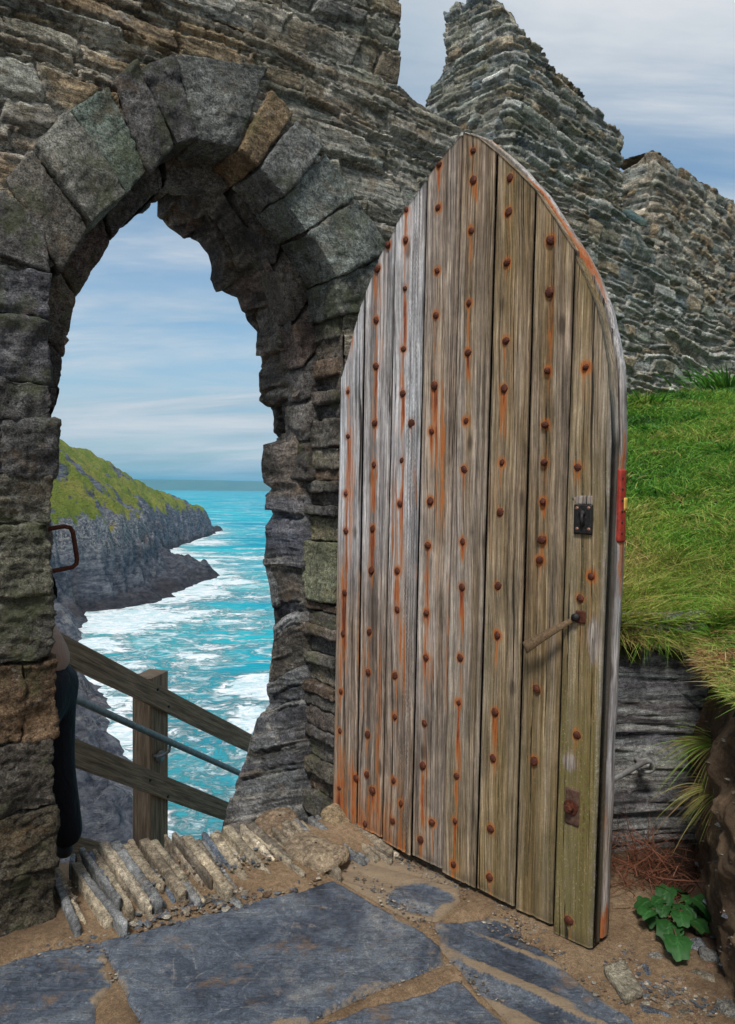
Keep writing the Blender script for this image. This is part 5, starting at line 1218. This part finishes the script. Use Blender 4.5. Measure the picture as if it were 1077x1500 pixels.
# leafy plant
pc = on_z(985, 1345); plant = thing('leafy_plant', tuple(pc), 'low green round leaved plant growing at the foot of the rock face', 'plant')
lf = [(945, 1322, .9), (960, 1338, .9), (980, 1358, 1.15), (993, 1380, 1.2), (998, 1340, .95), (1020, 1350, 1.05), (1030, 1325, 1.1), (1012, 1318, .9), (975, 1308, 1.0), (996, 1303, .8), (965, 1318, .7), (985, 1325, .8), (1025, 1335, .9), (950, 1335, .8), (1008, 1333, .7), (972, 1330, .7), (1035, 1340, .8), (990, 1362, .7)]
for i, (px, py, k) in enumerate(lf):
    g0 = np.random.RandomState(i); hz = g0.uniform(.035, .10); tip = on_z(px, py, hz); root_ = pc+np.array([g0.normal()*.015, g0.normal()*.015, 0])
    u_ = tip-root_; u_[2] = 0; u_ = u_/(np.linalg.norm(u_)+1e-6); v_ = np.array([-u_[1], u_[0], 0]); R_ = .037*k
    a, r_ = np.meshgrid(np.linspace(0, 2*math.pi, 28, endpoint=False), np.linspace(0, 1, 7), indexing='ij'); af, rf = a.ravel(), r_.ravel()
    rr = rf*R_*(1+.10*np.sin(af*7+i)+.05*np.sin(af*13))*(1-.25*np.exp(-((np.abs(af-math.pi))/.35)**2))
    lx_, ly_ = rr*np.cos(af)*1.1, rr*np.sin(af)*.95
    lz = -.32*(lx_**2+.3*lx_*R_)/R_-.20*np.abs(ly_)+.35*np.abs(ly_)*np.abs(ly_)/R_+.002*np.sin(af*5+rf*9)
    til = g0.uniform(-.5, .1)
    V = tip+np.outer(lx_, u_)+np.outer(ly_, v_)+np.outer(lz+lx_*til, ZU)
    tcx = np.array([.022, .085, .018])*g0.uniform(.75, 1.35)*(1+.5*np.exp(-(ly_/(.08*R_))**2))[:, None]
    lo_ = mk('leaf', V, gridf(28, 7, True), M_LEAF, plant, {'tint': tcx}); LOC[lo_.name] = LOC[plant.name]
    g = Geo(); g.tube([root_, (root_+tip)/2+np.array([0, 0, .02]), tip-np.outer(1, u_)[0]*R_*.8], .0022, 6); 
    mk('stalk', g.V, g.F, M_LEAF, lo_, {'tint': np.tile([.12, .09, .04], (len(g.V), 1))})

# loose stones
a, b, c, d = on_z(884, 1414, .035), on_z(914, 1404, .045), on_z(943, 1449, .03), on_z(916, 1461, .03)
setp(block('loose_slate', [a, b, c, d], (0, 0, -.028), M_SILL, None, r=.004, amp=.004, freq=30, seed=8, tint=(.27, .24, .18), res=.009, loc=tuple(a), lam=.001), 'flat tan rectangular slate lying loose by the door foot', 'stone')
ST_ = [(1020, 1390, (.030, .026, .024), (.20, .21, .23), 'blue grey stone with a white shine below the leafy plant'), (1041, 1407, (.032, .038, .03), (.17, .165, .155), 'angular grey stone against the dark earth bank'), (1032, 1433, (.045, .024, .016), (.22, .19, .145), 'long flat brown stone below the angular grey stone'), (1030, 1368, (.038, .022, .018), (.19, .15, .11), 'brown stone tucked under the leafy plant at right'), (990, 1402, (.028, .022, .018), (.16, .175, .20), 'small blue slate lump left of the blue grey stone'), (961, 1405, (.026, .02, .015), (.27, .25, .22), 'pale round pebble among the dead stems'), (948, 1424, (.035, .016, .010), (.12, .135, .165), 'dark blue slate sliver beside the tan rectangular slate'), (962, 1485, (.045, .014, .010), (.11, .125, .15), 'narrow blue slate shard near the bottom right edge'), (998, 1440, (.026, .018, .012), (.28, .20, .14), 'orange tan stone in the gravel'), (1070, 1483, (.04, .03, .02), (.18, .17, .15), 'grey stone cut by the bottom right corner of the photo'), (1040, 1422, (.022, .014, .012), (.25, .14, .09), 'small rust coloured stone between two grey stones')]
for i, (px, py, sz, tn, lb) in enumerate(ST_):
    boulder('loose_stone', on_z(px, py), sz, tn, 500+i, lb, 'stone', 'loose stones below the rock face', rz=i*1.3, sink=.45, n=14)
# gravel and slate chips
oct_ = np.array([(1, 0, 0), (.3, .9, 0), (-.8, .6, 0), (-.7, -.7, 0), (.5, -.9, 0), (.1, .1, .6), (0, 0, -.6)], float)
of_ = np.array([(0, 1, 5), (1, 2, 5), (2, 3, 5), (3, 4, 5), (4, 0, 5), (1, 0, 6), (2, 1, 6), (3, 2, 6), (4, 3, 6), (0, 4, 6)])
def chips(name, P, S, flat, cols, mat):
    n = len(P); g0 = np.random.RandomState(n); V = oct_[None]*(1+.35*g0.uniform(-1, 1, (n, 7, 3))); V = V*S[:, None, None]; V[..., 2] *= flat
    a = g0.rand(n)*6.28; ca, sa = np.cos(a)[:, None], np.sin(a)[:, None]; tx_ = g0.uniform(-.4, .4, (n, 1))
    x, y, z = V[..., 0]*ca-V[..., 1]*sa, V[..., 0]*sa+V[..., 1]*ca, V[..., 2]+tx_*V[..., 0]
    V = np.stack([x, y, z], -1)+P[:, None]
    Fc = (np.arange(n)[:, None, None]*7+of_[None]).reshape(-1, 3); T_ = np.repeat(np.array(cols)[g0.randint(len(cols), size=n)]*g0.uniform(.7, 1.3, (n, 1)), 7, axis=0)
    o = mk(name, V.reshape(-1, 3), Fc, mat, None, {'tint': T_}, False); o['kind'] = 'stuff'; return o
PP_, SS_ = [], []
def scatter(pa, pb, wid, n, s0, s1, z=.006):
    a, b = on_z(*pa)[:2], on_z(*pb)[:2]; t = rg.rand(n); dv = (b-a)/np.linalg.norm(b-a); o_ = rg.normal(size=n)*wid
    p = a+np.outer(t, b-a)+np.outer(o_, [-dv[1], dv[0]]); PP_.append(np.column_stack([p, np.full(n, z)])); SS_.append(s0+(s1-s0)*rg.rand(n)**3)
scatter((180, 1362), (430, 1298), .035, 420, .003, .02, .014); scatter((430, 1298), (480, 1245), .05, 160, .003, .015, .02)
scatter((490, 1215), (870, 1395), .03, 900, .0015, .008); scatter((150, 1390), (225, 1500), .02, 160, .0015, .007); scatter((650, 1405), (380, 1520), .018, 260, .0015, .006); scatter((500, 1260), (640, 1370), .03, 240, .0015, .007); scatter((720, 1340), (960, 1480), .04, 500, .0015, .008); scatter((20, 1380), (160, 1370), .05, 260, .0015, .008); scatter((900, 1400), (1060, 1470), .09, 900, .002, .014)
scatter((545, 1300), (650, 1372), .012, 120, .002, .008); scatter((660, 1410), (760, 1500), .012, 80, .002, .007); scatter((10, 1385), (140, 1365), .03, 60, .003, .02); scatter((40, 1395), (150, 1350), .04, 50, .003, .012)
scatter((100, 1330), (420, 1265), .05, 350, .003, .013, .05)
ei = rg.randint(len(EARTHV), size=420); PP_.append(EARTHV[ei]); SS_.append(.002+.014*rg.rand(420)**3)
P_ = np.vstack(PP_); S_ = np.concatenate(SS_)
chips('gravel', P_, S_, .45, [(.20, .17, .13), (.30, .25, .19), (.13, .145, .165), (.09, .10, .12), (.38, .34, .28), (.22, .14, .09)], M_SILL)

# ------------------------------------------------------------------ sea, headland, cliff
SEA = -28.5
SHpx = [(70, 1330), (150, 1275), (218, 1250), (208, 1180), (192, 1112), (160, 1072), (152, 1015), (112, 980), (118, 935), (122, 895), (180, 891), (238, 880), (268, 862), (322, 843), (296, 829), (246, 818), (252, 800), (300, 786), (325, 777)]
SHO = [tuple(on_z(px, py, SEA)[:2]) for px, py in SHpx]
SHO = [(-30, 8), (-26, 30)]+SHO+[(-120, 560), (-200, 590), (-420, 560), (-800, 420), (-800, 8)]
SHO = np.array(SHO)
az = np.concatenate([np.linspace(-1.6, -.56, 60)[:-1], np.linspace(-.56, -.12, 330)]); rr = np.geomspace(36, 640, 520)
A, R_ = np.meshgrid(az, rr, indexing='ij'); sh = A.shape; X = (A*R_).ravel(); Y = R_.ravel()
d0 = sdpoly(X, Y, SHO)
d = d0+3.2*fbm(X/14, Y/14, 0, 201, 4)*sst(60, 200, Y)+1.5*fbm(X/5, Y/5, 0, 202, 3)
farf = sst(150, 185, Y)
HIpx = [(60, 905), (100, 886), (165, 880), (214, 864), (236, 846), (230, 830), (219, 812), (238, 801), (262, 795), (298, 783), (317, 777.5)]
HIP = [(-160, 120)]+[tuple(on_z(px, py, SEA+2.0)[:2]) for px, py in HIpx]+[(-122, 552), (-200, 580), (-420, 550), (-800, 420), (-800, 120)]
dh = sdpoly(X, Y, np.array(HIP))+4.0*fbm(X/13, Y/13, 0, 216, 4)+1.3*fbm(X/3.5, Y/3.5, 0, 217, 3)
strat = fbm(X/9+Y/30, Y/9, 0, 203, 4)
tip = sst(520, 300, Y)
shelf = np.clip(d/5.0, -1, 1)*2.2+np.maximum(d, 0)*.10
shelf = shelf+(1.6*np.abs(fbm(X/7, Y/5, 0, 218, 4))*3-.8)*sst(0, 3, d)
cl = np.clip(dh/6.0, 0, 1)
cl = cl+.10*np.sin(cl*14+4*fbm(X/10, Y/10, 0, 219, 2))*cl*(1-cl)*4
Hc = 11+5.5*tip
slope = .80
h = np.minimum(shelf, 6)+np.where(dh > 0, Hc*cl+slope*np.maximum(dh-6, 0), 0)
spit = np.clip(sst(2, -2, dh)*farf, 0, 1)
rid = np.interp(Y, [330, 390, 420, 470, 500, 541, 600], [62, 43, 35, 27, 21, 11, 4])
h = np.where(h > rid-14, rid-14+14*(1-np.exp(-(h-rid+14)/14)), h)
rdg = 1-np.abs(fbm(X/16+.4*strat, Y/12, 0, 214, 4))*2.2
h = h+(5.5*fbm(X/30, Y/30, 0, 204, 3)*sst(12, 30, d)+2.4*strat+3.2*(rdg-.5)+2.2*fbm(X/5, Y/5, 0, 205, 4))*sst(-1, 5, d)*(1-.55*sst(7, 16, dh))*(.25+.75*farf)*(1-.75*spit)
h = h+(2.2*np.abs(fbm(X/3.2+Y/9, Y/2.4, 0, 215, 4))+.5*np.round(2.5*fbm(X/5, Y/4, 0, 213, 4)))*(1-farf)*sst(.3, 4, d)
mound = 14.0*np.exp(-(((X+48)/8.5)**2+((Y-101)/9)**2)**1.5); h = np.maximum(h, mound+fbm(X/4, Y/4, 0, 207, 3)*1.2-3)
G_ = h.reshape(sh); gy_ = np.abs(np.gradient(G_, axis=1)/np.gradient(R_, axis=1)); gx_ = np.abs(np.gradient(G_, axis=0)/np.maximum(np.gradient(A*R_, axis=0), .01))
stp = np.hypot(gy_, gx_).ravel()
grass = sst(5.0, 8.5, dh+2.5*fbm(X/9, Y/9, 0, 208, 3))*(1-.6*sst(1.2, 2.2, stp))*farf*sst(9, 13, h)
grass = grass*(1-.95*sst(.2, .45, fbm(X/13, Y/11, 0, 209, 4)+.2*sst(380, 470, Y))); grass = np.maximum(grass, sst(7, 10, mound)*.9)
crag = sst(-125, -108, X)*sst(330, 420, Y)*0
pale = sst(11, 17, h)*sst(26, 20, h)*sst(270, 215, Y)*farf*1.0+.6*(1-farf)*sst(.0, .4, fbm(X/4, Y/3, 0, 212, 4))
wet = np.clip(sst(4.0, .5, h)*farf+spit*.55+.15*(1-farf), 0, 1)
V = np.stack([X, Y, SEA+np.maximum(h, -3)], -1)
V, Fc, at = compact(V, gridf(*sh), h > -1.6, {'grass': grass, 'pale': pale, 'wet': wet})
mk('headland', V, Fc, M_CLIFF, None, at)['kind'] = 'structure'
# cliff directly below the arch
X, Y = np.meshgrid(np.linspace(-14, 6, 110), np.linspace(4.3, 34, 150), indexing='ij'); sh = X.shape; X = X.ravel(); Y = Y.ravel()
z = -.62-.62*(Y-3.55)-.75*np.maximum(Y-5.2, 0)+.5*fbm(X/1.5, Y/1.5, 0, 211, 4)*sst(4.6, 8, Y); z = np.maximum(z, -31)
mk('cliff', np.stack([X, Y, z], -1), gridf(*sh), M_CLIFF, None, {'grass': sst(.05, .3, fbm(X/2, Y/2, 0, 212, 3))*.8, 'pale': np.zeros(len(X)), 'wet': np.zeros(len(X))})['kind'] = 'structure'
az = np.concatenate([np.linspace(-1.8, -.45, 60)[:-1], np.linspace(-.45, -.10, 240)[:-1], np.linspace(-.10, 1.6, 70)]); rr = np.concatenate([np.geomspace(20, 900, 460)[:-1], np.geomspace(900, 40000, 60)])
A, R_ = np.meshgrid(az, rr, indexing='ij'); sh = A.shape; X = (A*R_).ravel(); Y = R_.ravel()
ds = np.where(Y < 900, np.maximum(-sdpoly(X, Y, SHO), 0), 999.)
shore = np.exp(-ds/11)+.35*np.exp(-ds/45)-.28*sst(200, 420, Y)-.25*sst(500, 900, Y)
for (fx, fy, fr, fs) in ((384, 1005, 7, 1.6), (372, 1050, 6, 1.6), (330, 1040, 5, .9), (300, 1175, 5, 1.3), (250, 1210, 4, 1.3), (330, 1120, 4, 1.2), (275, 1120, 4, 1.0), (165, 1015, 6, 1.2), (190, 1060, 5, 1.2), (180, 908, 15, 2.0), (245, 905, 14, 1.5), (300, 870, 10, 1.2), (150, 940, 9, 1.4), (290, 965, 8, 1.3), (345, 905, 10, .9), (380, 870, 9, .8), (340, 850, 9, 1.3), (300, 795, 16, 1.3), (235, 1000, 6, .8)):
    fp = on_z(fx, fy, SEA); shore = np.maximum(shore, fs*np.exp(-(((X-fp[0])/fr)**2+((Y-fp[1])/(fr*1.5))**2)))
zw = SEA+(.35*fbm(X/9, Y/4, 0, 221, 3)+.15*fbm(X/2.5, Y/1.5, 0, 222, 2))*sst(600, 60, Y)
mk('sea', np.stack([X, Y, zw], -1), gridf(*sh), M_SEA, None, {'shore': shore, 'farness': sst(300, 3000, Y)})['kind'] = 'structure'
X, Y = np.meshgrid(np.linspace(-6500, 4500, 260), np.linspace(8500, 12000, 50), indexing='ij'); sh = X.shape; X = X.ravel(); Y = Y.ravel()
h = (135+30*fbm(X/1500, Y/1500, 0, 231, 4)-.012*(X+2600))*sst(8500, 8900+150*0, Y+180*fbm(X/700, 0, 0, 5, 3))
h = np.maximum(h*sst(3500, -1500, X), 0)-2
M_FAR = plain('far_coast', (.10, .13, .08), .95, .35, .004)
mk('far_coast', np.stack([X, Y, SEA+h], -1), gridf(*sh), M_FAR, None)['kind'] = 'structure'

# sea air
mh, th_, bh = newmat('sea_air'); th_.nodes.remove(bh)
pv = NN(th_, 'ShaderNodeVolumePrincipled', {'Color': (.22, .70, 1.0, 1), 'Density': 1.0e-4}); th_.links.new(pv.outputs[0], th_.nodes['Material Output'].inputs['Volume'])
x0, x1, y0, y1, z0, z1 = -75000, 75000, -60, 45000, -36, 220
Vh = [(x0, y0, z0), (x1, y0, z0), (x1, y1, z0), (x0, y1, z0), (x0, y0, z1), (x1, y0, z1), (x1, y1, z1), (x0, y1, z1)]
o = mk('haze', Vh, [(0, 3, 2, 1), (4, 5, 6, 7), (0, 1, 5, 4), (1, 2, 6, 5), (2, 3, 7, 6), (3, 0, 4, 7)], mh, None, smooth=False); o['kind'] = 'stuff'
